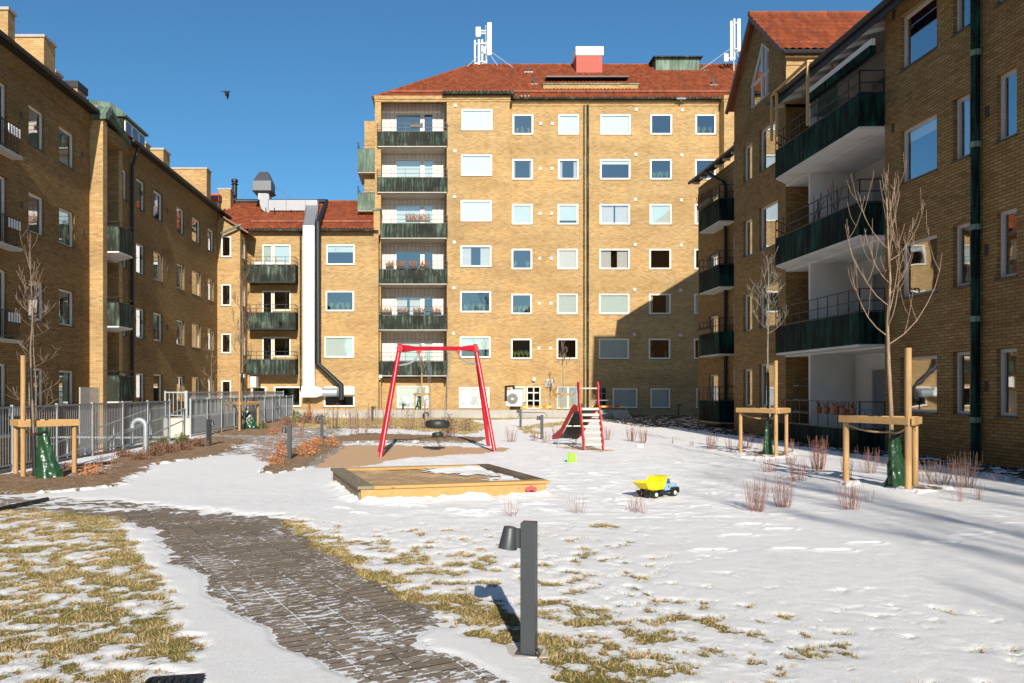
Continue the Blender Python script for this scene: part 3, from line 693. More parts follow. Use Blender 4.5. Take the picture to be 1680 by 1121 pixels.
# loggia: cladding, windows, balconies
clad = MB(); lops = []; lw = []
z1 = hz(618, DB)
for k in range(6):
    zt = hz(218+75*k, DB); a, b = hx(648,DL), hx(692,DL); c, d = zt-.15, hz(186+75*k, DL); lops.append((a,b,c,d)); lw.append((a,b,c,d,k))
    a, b = hx(694,DL), hx(712,DL); lops.append((a,b,zt-.8,d)); lw.append((a,b,zt-.8,d,10+k))
wall(clad, FL, XP, XB0, zf-.05, ZT, lops, .08); clad.build('loggia_cladding', 'beige_cladding', TH)
ls = ['blind:.05','green','green','clear','curtain:.9','green']
for (a, b, c, d, k) in lw:
    window(TH, FL, a, b, c, d, ls[k] if k < 10 else ['clear','green','green','clear','clear','green'][k-10], out=.0, fw=.09, sill=False, name='window' if k < 10 else 'balcony_door')
for k in range(6):
    zt = hz(218+75*k, DB); zb = hz(241+75*k, DB)
    bpanel(TH, [(XP-.22,DB-.02),(XP-.22,DB-.18),(XB0+.03,DB-.18),(XB0+.03,DB-.02)], zt, zb, 'copper', rail_h=.55)
    MB().box(XP+.01, XB0-.01, DB+.0, DL-.01, zb-.10, zb+.05).build('balcony_floor', 'concrete_pale', TH)
# west side balconies seen past the corner, and the small brick bay
MB().box(hx(600,53),XL-.002,52,56,8,hz(207,53)).build('side_bay', 'brick', TH)
for (y0, y1) in ((245,282),(318,345)):
    m = bpanel(TH, [(XL,51.4),(hx(587,51.4),51.4),(hx(587,51.4),54.5),(XL,54.5)], hz(y0,51.4), hz(y1,51.4), 'copper_green', rail_h=.5)
# roof
RG = MB(); ye, yr, zr = 50.85, 57, hz(108, 57); xl, xr_ = hx(611,50.85), 28
tile_slope(RG, (xl,ye,ZT+.02), (xr_,ye,ZT+.02), (0,yr-ye,zr-ZT-.02), 22, hx(775,57)-xl, 0)
roof = RG.build('roof', 'roof_tile', TH, True)
hp = MB(); hp.poly((xl,ye,ZT),(hx(775,57),yr,zr),(xl,63.2,ZT)).poly((hx(775,57),yr,zr),(xr_,yr,zr),(xr_,63.2,ZT),(xl,63.2,ZT)).poly((xl,ye,ZT),(xl,63.2,ZT),(xr_,63.2,ZT),(xr_,ye,ZT)); hp.build('roof_back', 'roof_tile', roof)
rc = MB(); rc.tube([(xl,ye,ZT+.05),(hx(775,57),yr,zr+.05)], .1, 8).tube([(hx(775,57),yr,zr+.05),(xr_,yr,zr+.05)], .1, 8); rc.build('ridge_tiles', 'roof_tile', roof)
def roof_pt(px, py):                                   # where a pixel's ray meets the front slope
    k = (zr-ZT)/(yr-ye); t = (CY-py)/F; d = (ZT-EYE-k*ye)/(t-k); return at(px, py, d)
be = MB(); tile_slope(be, (XB0-.25,DB-.3,ZT+.13), (XB1+.25,DB-.3,ZT+.13), (0,1.9,.75), 5, 0, 0); be.build('bay_roof', 'roof_tile', roof, True)
gutter(TH, (xl,ye-.06,ZT-.02), (XB0-.2,ye-.06,ZT-.02)); gutter(TH, (XB1+.2,ye-.06,ZT-.02), (xr_,ye-.06,ZT-.02))
g = MB(); g.box(XB0-.28,XB1+.28,DB-.42,DB-.28,ZT-.01,ZT+.13).box(XB1+.18,XB1+.28,DB-.28,ye,ZT-.01,ZT+.11).box(XB0-.28,XB0-.18,DB-.28,ye,ZT-.01,ZT+.11); g.build('gutter', 'copper', TH)
MB().poly((XB0-.28,DB-.3,ZT-.015),(XB1+.28,DB-.3,ZT-.015),(XB1+.28,DM,ZT-.015),(XB0-.28,DM,ZT-.015)).build('soffit', 'dark_metal', TH)
sg = MB()
for (x0, x1) in ((560,960),(962,1230)):
    p, q = roof_pt(max(x0,640), 154), roof_pt(x1, 154); sg.beam(p+Vector((0,-.02,.16)), q+Vector((0,-.02,.16)), .05, .10)
sg.build('snow_guard', 'roof_tile', roof)
for (px, r_) in ((958.5,.035),(964.5,.07)): downpipe(TH, hx(px,DM-.12), DM-.12, .3, ZT-.35, 'copper', r_)
downpipe(TH, XB0-.08, DB+.05, 2.2, ZT-.3, 'black_pipe', .05)
# things on the roof
p = roof_pt(964, 116); m = MB().box(hx(943,p.y),hx(985,p.y),p.y-.6,p.y+1,p.z-.8,hz(97,p.y)); rv = m.build('roof_vent_housing', 'red_render', TH)
m = MB().box(hx(942,p.y),hx(987,p.y),p.y-.65,p.y+1.05,hz(97,p.y),hz(83,p.y)); cp_ = m.build('vent_cap', 'white_paint', rv)
m = MB()
for (x0, x1) in ((946,962),(967,983)):
    for k in range(5): z = hz(94-k*1.9, p.y); m.box(hx(x0,p.y),hx(x1,p.y),p.y-.67,p.y-.648,z,z+.035)
m.build('louvre', 'duct_grey', cp_)
p = roof_pt(1110, 117); y0 = p.y; m = MB().box(hx(1076,y0),hx(1147,y0),y0,y0+2.6,hz(120,y0),hz(96,y0)); dm_ = m.build('dormer', 'copper_green', TH)
MB().box(hx(1073,y0)-.1,hx(1149,y0)+.1,y0-.25,y0+2.8,hz(96,y0),hz(94,y0)).build('dormer_roof', 'copper', dm_)
p = roof_pt(970, 147); y0 = p.y; m = MB().box(hx(891,y0),hx(1047,y0),y0,y0+.25,hz(152,y0),hz(139,y0)); tb = m.build('roof_terrace_wall', 'brick', TH)
MB().box(hx(890,y0),hx(1048,y0),y0-.06,y0+.3,hz(139,y0),hz(137,y0)).build('coping', 'copper_green', tb)
p2 = roof_pt(955, 131); MB().box(hx(893,p2.y),hx(1027,p2.y),p2.y-.9,p2.y+.2,hz(135,p2.y),hz(133,p2.y)).box(hx(895,p2.y),hx(1024,p2.y),p2.y-.05,p2.y+.2,hz(139,p2.y)-.3,hz(135,p2.y)).build('terrace_opening', 'dark_metal', tb)
for i, (px, py, h) in enumerate(((867,119,.45),(876,139,.55),(1154,116,.45),(1170,140,.5),(861,158,.12),(1117,162,.1))):
    p = roof_pt(px, py); MB().tube([p-Vector((0,0,.2)), p+Vector((0,0,h))], .07, 8).box(p.x-.3,p.x+.3,p.y-.12,p.y+.1,p.z-.08,p.z+.02).build('vent_pipe', 'duct_dark', TH)
# antennas
def mast(base, panels, h, label, group, stays):
    t = empty('antenna_mast', base, label, 'antenna', group); b = Vector(base)
    MB().tube([b-Vector((0,0,.6)), b+Vector((0,0,h))], .05, 8).build('mast', 'galvanised', t)
    for (dx, dy, z0, z1, w_) in panels:
        MB().box(b.x+dx-w_/2, b.x+dx+w_/2, b.y+dy-.09, b.y+dy+.09, b.z+z0, b.z+z1).build('antenna_panel', 'white_paint', t, bevel=.02)
        m = MB()
        for z in (z0+.25, z1-.25): m.beam(b+Vector((0,0,z)), b+Vector((dx,dy,z)), .06, .06)
        m.build('bracket', 'galvanised', t)
    for s_ in stays: MB().tube([b+Vector((0,0,h*.45)), b+Vector(s_)], .03, 6).build('stay', 'galvanised', t)
    return t
p = at(797, 110, 57); mast(p, [(-.55,0,2.15,2.85,.35),(.25,-.15,.75,3.1,.3),(-.78,.1,.05,1.95,.12),(-.5,-.1,.1,1.9,.16),(-.25,.1,.2,2.0,.12),(.05,.2,.3,1.9,.12),(-.1,-.1,.9,1.4,.16)], 3.0, 'white cluster of tall antenna panels on the roof ridge left of the red vent housing', None, [(-1.5,-.5,-.35),(1.0,-.3,-.3),(2.2,-.6,-.5)])
p = at(1204, 112, 55.8); mast(p, [(.3,-.1,1.1,3.4,.22),(-.2,0,.5,3.3,.16),(.05,.1,.6,3.5,.12),(-.6,-.1,.4,.95,.3)], 3.4, 'slim white antenna mast on the roof right of the green copper dormer', None, [(-2.3,0,-.1),(.6,-.4,-.3)])

# ---------------------------------------------------------------- low link house
LK = empty('low_house', (-8, 49.6, 0), 'low yellow brick house under red tiles between the left row and the tall house', 'apartment building')
DK = 49.6; FK = front(DK); ZK = hz(380, DK); X0, X1 = hx(392,DK), hx(621,DK)
ops = []; wl = []
for (x0, x1, y0, y1, s_) in ((535,582,401,435,'green:.35'),(534,581,477,511,'plants'),(532,581,552,587,'green')):
    o = (hx(x0,DK), hx(x1,DK), hz(y1,DK), hz(y0,DK)); ops.append(o); wl.append((*o, s_, ()))
for (x0, x1, y0, y1, s_) in ((412,437,634,661,'clear'),(449,494,634,668,'clear'),(531,582,648,668,'clear')):
    o = (hx(x0,DK), hx(x1,DK), hz(y1,DK), hz(y0,DK)); ops.append(o); wl.append((*o, s_, ()))
dl = []
for (y0, s_) in ((401,'green'),(477,'clear'),(553,'clear')):
    o = (hx(430,DK), hx(447,DK), hz(y0+46,DK), hz(y0,DK)); o2 = (hx(448,DK), hx(477,DK), hz(y0+33,DK), hz(y0,DK)); ops += [o, o2]; dl += [(*o, s_), (*o2, s_)]
m = MB(); wall(m, FK, X0, X1, -.1, ZK+.1, ops)
m.poly((X1,DK,-.1),(X1,60,-.1),(X1,60,ZK),(X1,DK,ZK))
m.box(hx(613,DK), hx(623,DK)+.02, DK-.02, DK+5, ZK-.2, hz(345,DK))
# bay with gable at the left
DJ = 47.7; FJ = front(DJ); JX0, JX1 = hx(360,DJ), hx(394,DJ); zj = hz(375,DJ); jo = []; jw = []
for (y0, y1) in ((387,422),(466,502),(547,580),(624,658)):
    o = (hx(362.5,DJ), hx(379,DJ), hz(y1,DJ), hz(y0,DJ)); jo.append(o); jw.append(o)
wall(m, FJ, JX0-1.5, JX1, -.1, zj, jo); SJ = FR((JX1,DJ), (0,1), (1,0)); so_ = []
for (y0, y1) in ((390,425),(468,503),(548,583)): so_.append((.45, 1.25, hz(y1,DJ+.8), hz(y0,DJ+.8)))
wall(m, SJ, 0, DK-DJ, -.1, zj-.2, so_)
m.poly((JX0-1.5,DJ,zj),(JX1,DJ,zj),(JX1,DJ,zj+.15),(JX0,DJ,hz(355,DJ)),(JX0-1.5,DJ,hz(355,DJ)))
m.build('wall', 'brick', LK)
rm = MB(); room(rm, FK, X0, X1, -.1, ZK, 2.0); room(rm, FJ, JX0-1.5, JX1-.15, -.1, zj, 1.5)
for k in range(4): z = 3.0+2.9*k; rm.box(X0+.1, X1-.1, DK+.2, DK+2, z-.3, z-.2)
rm.poly((JX1-1.2,DJ+.2,-.1),(JX1-1.2,DK,-.1),(JX1-1.2,DK,zj),(JX1-1.2,DJ+.2,zj)); rm.build('rooms', 'room', LK)
for (a,b,c,d,s_,mu) in wl: window(LK, FK, a,b,c,d, s_, out=-.02, fw=.10, mull=mu)
for o in jw: window(LK, FJ, *o, 'clear', out=-.03, fw=.085)
for o in so_: window(LK, SJ, *o, 'green', out=-.03, fw=.085)
for (a,b,c,d,s_) in dl: window(LK, FK, a,b,c,d, s_, out=-.02, fw=.085, sill=False, name='balcony_door' if d-c > 1.5 else 'window')
for k in range(3):
    zt, zb = hz([435,513,590][k],48.5), hz([462,539,614][k],48.5)
    bpanel(LK, [(hx(405,48.5),DK-.01),(hx(405,48.5),48.5),(hx(484,48.5),48.5),(hx(484,48.5),DK-.01)], zt, zb, 'copper', 'dark_metal', rail_h=.5, rail_seg=.6)
RK = MB(); yk = 49.25; zk = hz(377, yk); yr2 = 54.6; zr2 = hz(332, yr2)
tile_slope(RK, (hx(372,yk)-1.2,yk,zk), (hx(613,yk),yk,zk), (0,yr2-yk,zr2-zk), 17); kr = RK.build('roof', 'roof_tile', LK, True)
MB().poly((-14.5,yr2,zr2),(X1,yr2,zr2),(X1,60,ZK),(-14.5,60,ZK)).poly((-14.5,yk,zk-.02),(X1,yk,zk-.02),(X1,60,ZK-.02),(-14.5,60,ZK-.02)).build('roof_back', 'roof_tile', kr)
MB().tube([(-14.5,yr2,zr2+.04),(X1-.1,yr2,zr2+.04)], .1, 8).build('ridge_tiles', 'roof_tile', kr)
k_ = (zr2-zk)/(yr2-yk)
def kpt(px, py): t = (CY-py)/F; d = (zk-EYE-k_*yk)/(t-k_); return at(px, py, d)
p, q = kpt(412,366), kpt(610,366); MB().beam(p+Vector((0,0,.12)), q+Vector((0,0,.12)), .06, .12).build('snow_guard', 'roof_tile', kr)
gutter(LK, (hx(409,yk),yk-.07,zk-.05), (hx(613,yk),yk-.07,zk-.05), r=.075)
MB().box(hx(611,49.3),hx(623,49.3)+.03,DK-.1,DK+5.05,hz(345,DK),hz(343,DK)+.03).build('coping', 'copper_green', LK)
m = MB(); zg = hz(352,DJ-.3)
m.hexa([(JX0-1.6,DJ-.3,zg),(JX0,DJ-.3,zg),(JX0,DJ+4,zg),(JX0-1.6,DJ+4,zg)], [(JX0-1.6,DJ-.3,zg+.1),(JX0,DJ-.3,zg+.1),(JX0,DJ+4,zg+.1),(JX0-1.6,DJ+4,zg+.1)])
m.hexa([(JX0+.002,DJ-.3,zg),(JX1+.55,DJ-.3,zj-.35),(JX1+.55,DJ+4,zj-.35),(JX0+.002,DJ+4,zg)], [(JX0+.002,DJ-.3,zg+.1),(JX1+.55,DJ-.3,zj-.25),(JX1+.55,DJ+4,zj-.25),(JX0+.002,DJ+4,zg+.1)])
m.build('bay_roof', 'copper_brown', LK)
MB().beam((hx(362,47.3),47.35,hz(383,47.3)), (hx(396,47.3),47.35,hz(368,47.3)), .12, .1).build('gutter', 'copper_green', LK)
downpipe(LK, hx(493,49.45), 49.47, hz(640,49.45), zk-.1, 'copper', .055)
MB().tube([(hx(493,49.4),49.47,hz(640,49.4)),(hx(497,49.4),49.4,hz(648,49.4)),(hx(506,49.4),49.42,hz(655,49.4)),(hx(508,49.4),49.42,hz(674,49.4))], .05, 8).build('downpipe', 'copper_brown', LK)
MB().box(hx(532,49.5),hx(582,49.5),49.35,DK-.004,hz(647.5,49.5),hz(634,49.5)).build('sunshade', 'beige_cladding', LK)
# square chimneys at its left end
def chimney(par, x0, x1, yt, d, dep=.9, zb=None, mat='brick', cap='concrete', capz=.10, lab=None):
    X0_, X1_, zt = hx(x0,d), hx(x1,d), hz(yt,d); zb = zt-2.6 if zb is None else zb
    c = MB().box(X0_,X1_,d,d+dep,zb,zt-capz).build('chimney', mat, par)
    MB().box(X0_-.05,X1_+.05,d-.05,d+dep+.05,zt-capz,zt).build('chimney_cap', cap, c); return c
chimney(LK, 358, 378, 309, 53.0, .9, 12)
chimney(LK, 346, 358, 318, 51.0, .7, 12, 'brick', 'red_render', .45)
# kitchen duct: a white steel duct with cowl, and a black flue beside it
DU = empty('ventilation_duct', (hx(508,49.2),49.2,hz(652,49.2)), 'white square steel ventilation duct climbing the low house to a grey roof cowl', 'duct')
dd = 49.25
xa, xb = hx(498.5,dd), hx(517,dd)
m = MB().box(xa,xb,dd-.35,dd+.33,hz(634,dd),hz(372,dd)); rz = m.build('riser', 'duct_white', DU)
m = MB()
for py in np.arange(392, 634, 32): z = hz(py, dd); m.box(xa-.012,xb+.012,dd-.362,dd-.3,z-.012,z+.012)
m.build('flange', 'duct_grey', rz)
yb = 52.9; A = [(xa,dd-.35,hz(372,dd)),(xb,dd-.35,hz(372,dd)),(xb,dd+.33,hz(372,dd)),(xa,dd+.33,hz(372,dd))]
B = [(hx(504,yb),yb-.6,hz(343,yb)),(hx(523,yb),yb-.6,hz(343,yb)),(hx(523,yb),yb,hz(330,yb)),(hx(504,yb),yb,hz(330,yb))]
MB().hexa(A, B).build('roof_bend', 'duct_grey', DU)
m = MB().box(hx(442,yb),hx(523,yb),yb-.55,yb+.35,hz(349,yb),hz(331,yb)); ho = m.build('roof_run', 'duct_grey', DU, bevel=.03)
m = MB()
for px in (443,472,503): m.box(hx(px,yb)-.015,hx(px,yb)+.015,yb-.565,yb+.365,hz(349,yb)-.012,hz(331,yb)+.012)
m.build('flange', 'duct_dark', ho)
m = MB(); pts = [(442,349),(442,331),(441,318),(426,318),(426,334),(429,343),(435,348)]
m.prism([at(px, py, yb-.53) for px, py in pts], (0,.85,0)); m.build('elbow', 'duct_grey', DU)
MB().box(hx(426.5,yb),hx(440.5,yb),yb-.5,yb+.3,hz(330,yb),hz(315,yb)).build('neck', 'duct_white', DU)
def ring(x0, x1, py, s0): return [(hx(x0,yb),yb-s0,hz(py,yb)),(hx(x1,yb),yb-s0,hz(py,yb)),(hx(x1,yb),yb+s0,hz(py,yb)),(hx(x0,yb),yb+s0,hz(py,yb))]
m = MB().hexa(ring(426,441,323,.35), ring(417,450,317,.75)).hexa(ring(419,448,316.9,.7), ring(419,448,301,.7)).hexa(ring(419,448,300.9,.7), ring(427,441,284,.3)); m.build('cowl', 'duct_dark', DU)
m = MB().box(hx(496.5,dd),hx(520,dd),dd-.5,dd+.3,hz(652,dd),hz(633.9,dd)).hexa([(hx(520,dd),dd-.5,hz(652,dd)),(hx(520,dd)+.35,dd-.35,hz(649,dd)),(hx(520,dd)+.35,dd+.2,hz(649,dd)),(hx(520,dd),dd+.3,hz(652,dd))],[(hx(520,dd),dd-.5,hz(633.9,dd)),(hx(520,dd)+.35,dd-.35,hz(637,dd)),(hx(520,dd)+.35,dd+.2,hz(637,dd)),(hx(520,dd),dd+.3,hz(633.9,dd))])
m.build('bottom_box', 'duct_white', DU, bevel=.02)
MB().tube([(hx(527,dd),dd-.08,hz(644,dd)),(hx(551,dd),dd-.08,hz(644,dd)),(hx(553,dd),dd+.3,hz(644,dd))], .26, 16).build('outlet_pipe', 'galvanised', DU, True)
st = MB()
for (x_, y_) in ((436,352),(450,354)): st.beam(at(x_,341,yb-.5), kpt(x_, y_)-Vector((0,0,.1)), .05, .05)
for (x_, y_) in ((500,350),(478,354)): st.beam(at(x_,344,yb-.5), kpt(x_, y_)-Vector((0,0,.1)), .05, .05)
st.build('stand', 'dark_metal', DU)
FLU = empty('flue_pipe', (hx(522,49.2),49.1,hz(655,49.2)), 'black insulated flue pipe running beside the white duct and over the low roof', 'flue')
dq = 49.12
P_ = [at(560,656,dq-.1), at(560,633,dq-.1), at(521.5,597,dq), at(521.5,366,dq-.1), at(536,331,54.2), at(388,331,54.4), at(385,320,54.4), at(385,300,54.4)]
fp = MB().tube(P_, .17, 12).build('pipe', 'black_pipe', FLU, True)
m = MB()
for py in (560,500,450,400): m.tube([at(521.5,py,dq), at(521.5,py-1.5,dq)], .19, 12)
m.build('collar', 'dark_metal', fp)
MB().lathe(at(385,304,54.4), [(.17,0),(.28,.05),(.17,.1),(.17,.18),(.24,.22),(.22,.38),(.08,.44),(0,.44)], 12).build('cap', 'black_pipe', FLU, True)
tw = MB().tube([at(419,300,52.9), kpt(392,331)], .012, 4).build('guy_wire', 'galvanised', DU); tw = MB().tube([at(449,305,52.9), at(478,326,54.5)], .012, 4).build('guy_wire', 'galvanised', DU)
# ---------------------------------------------------------------- left row: runs away from the camera
LB = empty('row_house', (-13.2, 36, -.85), 'long yellow brick house on the left with copper balconies behind the bar fence', 'apartment building')
SL = 20/F; c0 = 13.7; LU = Vector((SL, 1)).normalized(); FLt = FR((-c0, 0), (SL, 1), (1, -SL))
def lu(px, off=0): return F*(c0-off)/(730-px)         # run along the wall at a photo column (run ~ depth)
WT = 12.05; SHADED = 'brick_shaded'  # brick copy that carries the shade in its colour
zs_ = [9.75, 6.85, 3.95, 1.03]; ops = []; wl = []
for (x0, x1, h) in ((-62,-36,1.32),(47,73,1.32),(97,122.5,1.30),(201,209,1.3),(223.5,238,1.35),(252,267,1.35),(290,302.5,1.3),(315,329,1.32),(341,351,1.3)):
    for k, z in enumerate(zs_):
        o = (lu(x0), lu(x1), z, z+h); ops.append(o); wl.append(o)
fd = []
for k, z in enumerate(zs_): o = (lu(-22), lu(12), z-.75, z+1.4); ops.append(o); fd.append(o)
u0, u1 = lu(147), lu(200)
m = MB(); wall(m, FLt, -30, u0, -.9, WT, [o for o in ops if o[1] < u0], .16); wall(m, FLt, u1, 49.0, -.9, WT, [o for o in ops if o[0] > u1-.1], .16)
P = FLt.P
pm = MB(); fbox(pm, FLt, u0, u0+.38, -.9, WT, -.35, .52); fbox(pm, FLt, u1-.35, u1-.002, -.9, WT, -.8, .02); pm.build('brick_pier', 'brick', LB)   # lit piers at the loggia
fbox(m, FLt, 12.5, 19.2, -.9, WT, -.3, .85)           # unseen bay, added out of view to cast shadow along this wall
m.poly(P(49,-.9), P(49,-.9,-9), P(49,WT,-9), P(49,WT)); m.build('wall', SHADED, LB)
m = MB(); lo = []
for z in zs_[:3]: lo += [(u0+.8,u0+1.5,z-.2,z+1.3)]
for z in zs_[:3]: lo += [(u0+1.75,u0+2.4,z-.85,z+1.3)]
fq = FR(FLt.P(0,0,-.75)[:2], (SL,1), (1,-SL)); wall(m, fq, u0+.38, u1-.35, -.9, WT, lo, .06); m.build('loggia_cladding', 'beige_cladding', LB)
for i, o in enumerate(lo): window(LB, fq, *o, 'clear', out=0, fw=.06, fm='frame_grey', sill=False, name='window' if i < 3 else 'balcony_door')
m = MB()
for z in (WT-.33,): fbox(m, FLt, -30, u0, z, z+.12, -.05, .04); fbox(m, FLt, u1, 49.03, z, z+.12, -.05, .04); fbox(m, FLt, -30, u0, z+.12, WT+.2, -.05, .10); fbox(m, FLt, u1, 49.03, z+.12, WT+.2, -.05, .10)
m.build('cornice', SHADED, LB)
rm = MB(); room(rm, FLt, -30, u0, -.9, WT-.02, 2.2); room(rm, FLt, u1, 48.9, -.9, WT-.02, 2.2); room(rm, fq, u0+.4, u1-.4, -.9, WT-.45, 1.4)
for z in (3.1, 6.0, 8.9): fbox(rm, FLt, -30, 48.5, z-.2, z-.1, -2.2, -.95)
rm.build('rooms', 'room', LB)
RW.seed(4)
for i, o in enumerate(wl): window(LB, FLt, *o, RW.choice(['clear','clear','clear','plants','blind:.3','curtain:.6']), out=-.09, fw=.07, g='glass_side')
for o in fd:
    window(LB, FLt, *o, 'clear', out=-.09, fw=.07, g='glass_side', mull=(.5,), name='french_door')
    m = MB(); z0, z1 = o[2]-.05, o[2]+.85
    for out in (.30,):
        m.beam(P(o[0]-.1,z1,out), P(o[1]+.15,z1,out), .03, .03); m.beam(P(o[0]-.1,z0+.12,out), P(o[1]+.15,z0+.12,out), .03, .03)
        n = 16
        for k in range(n+1): u = o[0]-.1+(o[1]-o[0]+.25)*k/n; m.beam(P(u,z0+.12,out), P(u,z1,out), .014, .014)
        for u in (o[0]-.1, o[1]+.15): m.beam(P(u,z1,0), P(u,z1,out), .03, .03); m.beam(P(u,z0+.12,0), P(u,z0+.12,out), .03, .03)
    bt = fbox(MB(), FLt, o[0]-.2, o[1]+.25, z0-.06, z0+.03, .002, .36).build('french_balcony', 'concrete_pale', LB); m.build('railing', 'dark_metal', bt)
    m = MB()
    for k in range(5): u = o[1]-.5+k*.15; fbox(m, FLt, u, u+.07, z1-.32, z1-.04, .31, .33)
    m.build('laundry_cloth', 'white_paint', bt)
for k in range(3):
    zt, zb = [7.98, 5.02, 2.15][k], [7.05, 4.13, 1.18][k]
    q = [P(u0+.39,0,0), P(u0+.39,0,.98), P(u0+1.75,0,.98), P(u1-.5,0,.0)]
    bpanel(LB, [(v.x, v.y) for v in q], zt, zb, 'copper', 'white_paint', rail_h=.22, bars=1)
    fbox(MB(), FLt, u0+.39, u1-.36, zb-.1, zb+.06, -.75, -.005).build('balcony_floor', 'concrete_pale', LB)
fbox(MB(), FLt, u0+.39, u1-.36, WT-.4, WT+.05, -.75, .3).build('loggia_ceiling', SHADED, LB)
m = MB(); zt = WT+.05
m.prism([P(u0-.1,zt,-1.2), P(u0-.1,zt,.68), P(u0+.35,zt+.5,.68)*1, P(u0+.35,zt+.95,-1.2)], P(.25,0)-P(0,0))
m.prism([P(u0+.35,zt+.36,.70), P(u0+.35,zt+.55,.70), P(u1+.1,zt+.1,.35), P(u1+.1,zt-.1,.35)], P(0,0,-2.2)-P(0,0,0))
m.prism([P(u0-.12,zt-.06,.68), P(u0-.12,zt+.14,.68), P(u0+.37,zt+.58,.68), P(u0+.37,zt+.40,.68)], P(0,0,-2.2)-P(0,0,0))
m.build('bay_roof', 'copper_green', LB)
# roof, eaves, gutter
ez = WT+.30; m = MB(); a = P(-30,ez,.38); b = P(49.2,ez,.38); up = P(0,3.5,-6.4)-P(0,0,0)
m = MB(); m.poly(a, b, b+up, a+up).poly(a+up, b+up, P(49.2,WT,-12), P(-30,WT,-12)); rf = m.build('roof', 'roof_tile', LB)
m = MB(); n = 300
for k in range(n):
    q = P(lu(-40)+(49.2-lu(-40))*k/n, ez+.02, .36); m.tube([q, q+up*.09], .05, 5)
m.build('eave_tiles', 'roof_tile', rf)
m = MB(); fbox(m, FLt, -30, 49.2, ez-.14, ez-.10, .08, .36); m.build('soffit', 'dark_metal', rf)
gutter(LB, P(-30,ez-.06,.42), P(u0-.2,ez-.06,.42), 'dark_metal', .075); gutter(LB, P(u1+.2,ez-.06,.42), P(49.2,ez-.06,.42), 'dark_metal', .075)
m = MB(); g0, g1 = P(lu(-40),ez+.55,-.35), P(49,ez+.55,-.35); m.beam(g0, g1, .04, .1)
for k in range(28): q = g0+(g1-g0)*k/27; m.beam(q, q-Vector((0,0,.35)), .05, .05)
m.build('snow_guard', 'red_render', rf)
for px in (218, 362):
    u = lu(px, .12); q = P(u,0,.10); t = P(u,ez-.1,.4)
    MB().tube([(q.x,q.y,-.85),(q.x,q.y,WT-.7),(t.x,t.y,ez-.12)], .075 if px < 300 else .06, 8).build('downpipe', 'black_pipe' if px < 300 else 'lamp_grey', LB)
RW.seed(9)
for px in (36, 135, 232, 275, 309, 335):
    for z in (10.4, 7.5, 4.6):
        u = lu(px); fbox(MB(), FLt, u-.07, u+.07, z, z+.2, .003, .03).build('wall_vent', 'sill', LB)
chimney(LB, -24, 13, 12, 27, .45, 12.6); chimney(LB, 14, 72, 57, 30, .9, 12.6); chimney(LB, 80, 91, 115, 33, .6, 12.6)
chimney(LB, 100, 127, 133, 34, .9, 12.6, 'brick', 'dark_metal', .3)
chimney(LB, 229, 239, 233, 39.5, .6, 12.6); chimney(LB, 243, 268, 243, 41, 1.0, 12.6); chimney(LB, 282, 339, 275, 48, .9, 12.6)
dx = MB(); y0, y1 = 35.2, 37.8
dw = MB().box(-16.5,-13.75,y0,y1,12.4,13.75).build('dormer', 'copper', LB)
pr = [(-16.8,14.0),(-15.4,14.5),(-14.2,14.35),(-13.6,13.85),(-13.6,13.75),(-16.8,13.75)]
MB().prism([(x, y0-.12, z) for x, z in pr], (0, y1-y0+.24, 0)).build('dormer_roof', 'copper_green', dw)
dfr = FR((-13.75,0),(0,1),(1,0))
for k in range(3):
    a = y0+.12+k*.82; f_ = MB(); fbox(f_, dfr, a, a+.74, 12.75, 13.7, .003, .05)
    w_ = f_.build('window', 'frame', dw); MB().poly(dfr.P(a+.07,12.82,.055), dfr.P(a+.67,12.82,.055), dfr.P(a+.67,13.63,.055), dfr.P(a+.07,13.63,.055)).build('pane', 'glass_dark', w_)
# pale bin store screen below the pier
tag(fbox(MB(), FLt, lu(130,.75), lu(162,.75), -.85, 1.72, .75, .8).thing('entrance_screen', 'frosted_glass', '', ''), 'pale frosted screen panel by the lit brick pier behind the fence', 'screen')

# ---------------------------------------------------------------- right row
RB = empty('terrace_house', (12.5, 26, 0), 'shaded brick house on the right with stacked loggias and a red tiled cross gable', 'apartment building')
XW_ = 11.95; FRt = FR((XW_,0),(0,1),(-1,0))
def ru(px, x=XW_): return F*x/(px-CX)
UN, UB, UE = ru(1452), ru(1289), ru(1204.5)           # near corner, loggia far end, end of this house
zr_ = [9.75, 6.85, 3.96, 1.06]; ops = []; wl = []
for (x0, x1, h) in ((1537,1477,1.38),(1591,1563,1.42),(1668,1634,1.42),(1760,1735,1.42),(1940,1850,1.42)):
    for k, z in enumerate(zr_): o = (ru(x1 if x1 > x0 else x0), ru(x0 if x1 > x0 else x1), z, z+h); o = (min(o[:2]), max(o[:2]), *o[2:]); ops.append(o); wl.append((o, k))
for (x0, x1, h) in ((1234,1219,1.42),(1276,1245,1.42)):
    for k, z in enumerate((9.55,6.70,3.85,1.0)): o = (ru(x0), ru(x1), z, z+h+(.15 if x0 > 1240 else 0)); ops.append(o); wl.append((o, k))
m = MB(); near = [o for o in ops if o[1] < UN]; far = [o for o in ops if o[0] > UB]; WR = 11.6
wall(m, FRt, -25, UN, -.1, WR, near, .14); 
GA, GB, GP, GZ = UB, UE, 29.3, 15.35
gw_poly = [(ru(1261),hz(127,ru(1261))),(ru(1229.5),hz(154,ru(1229.5))),(ru(1229),hz(111,ru(1229))),(ru(1247),hz(61,ru(1247))),(ru(1261),hz(72,ru(1261)))]
gw_poly = [(ru(1261.5),12.15),(ru(1229.5),12.15),(ru(1229.5),13.1),(ru(1247),14.35),(ru(1261.5),13.75)]
wall(m, FRt, UB, UE, -.1, 11.95, far, .14)
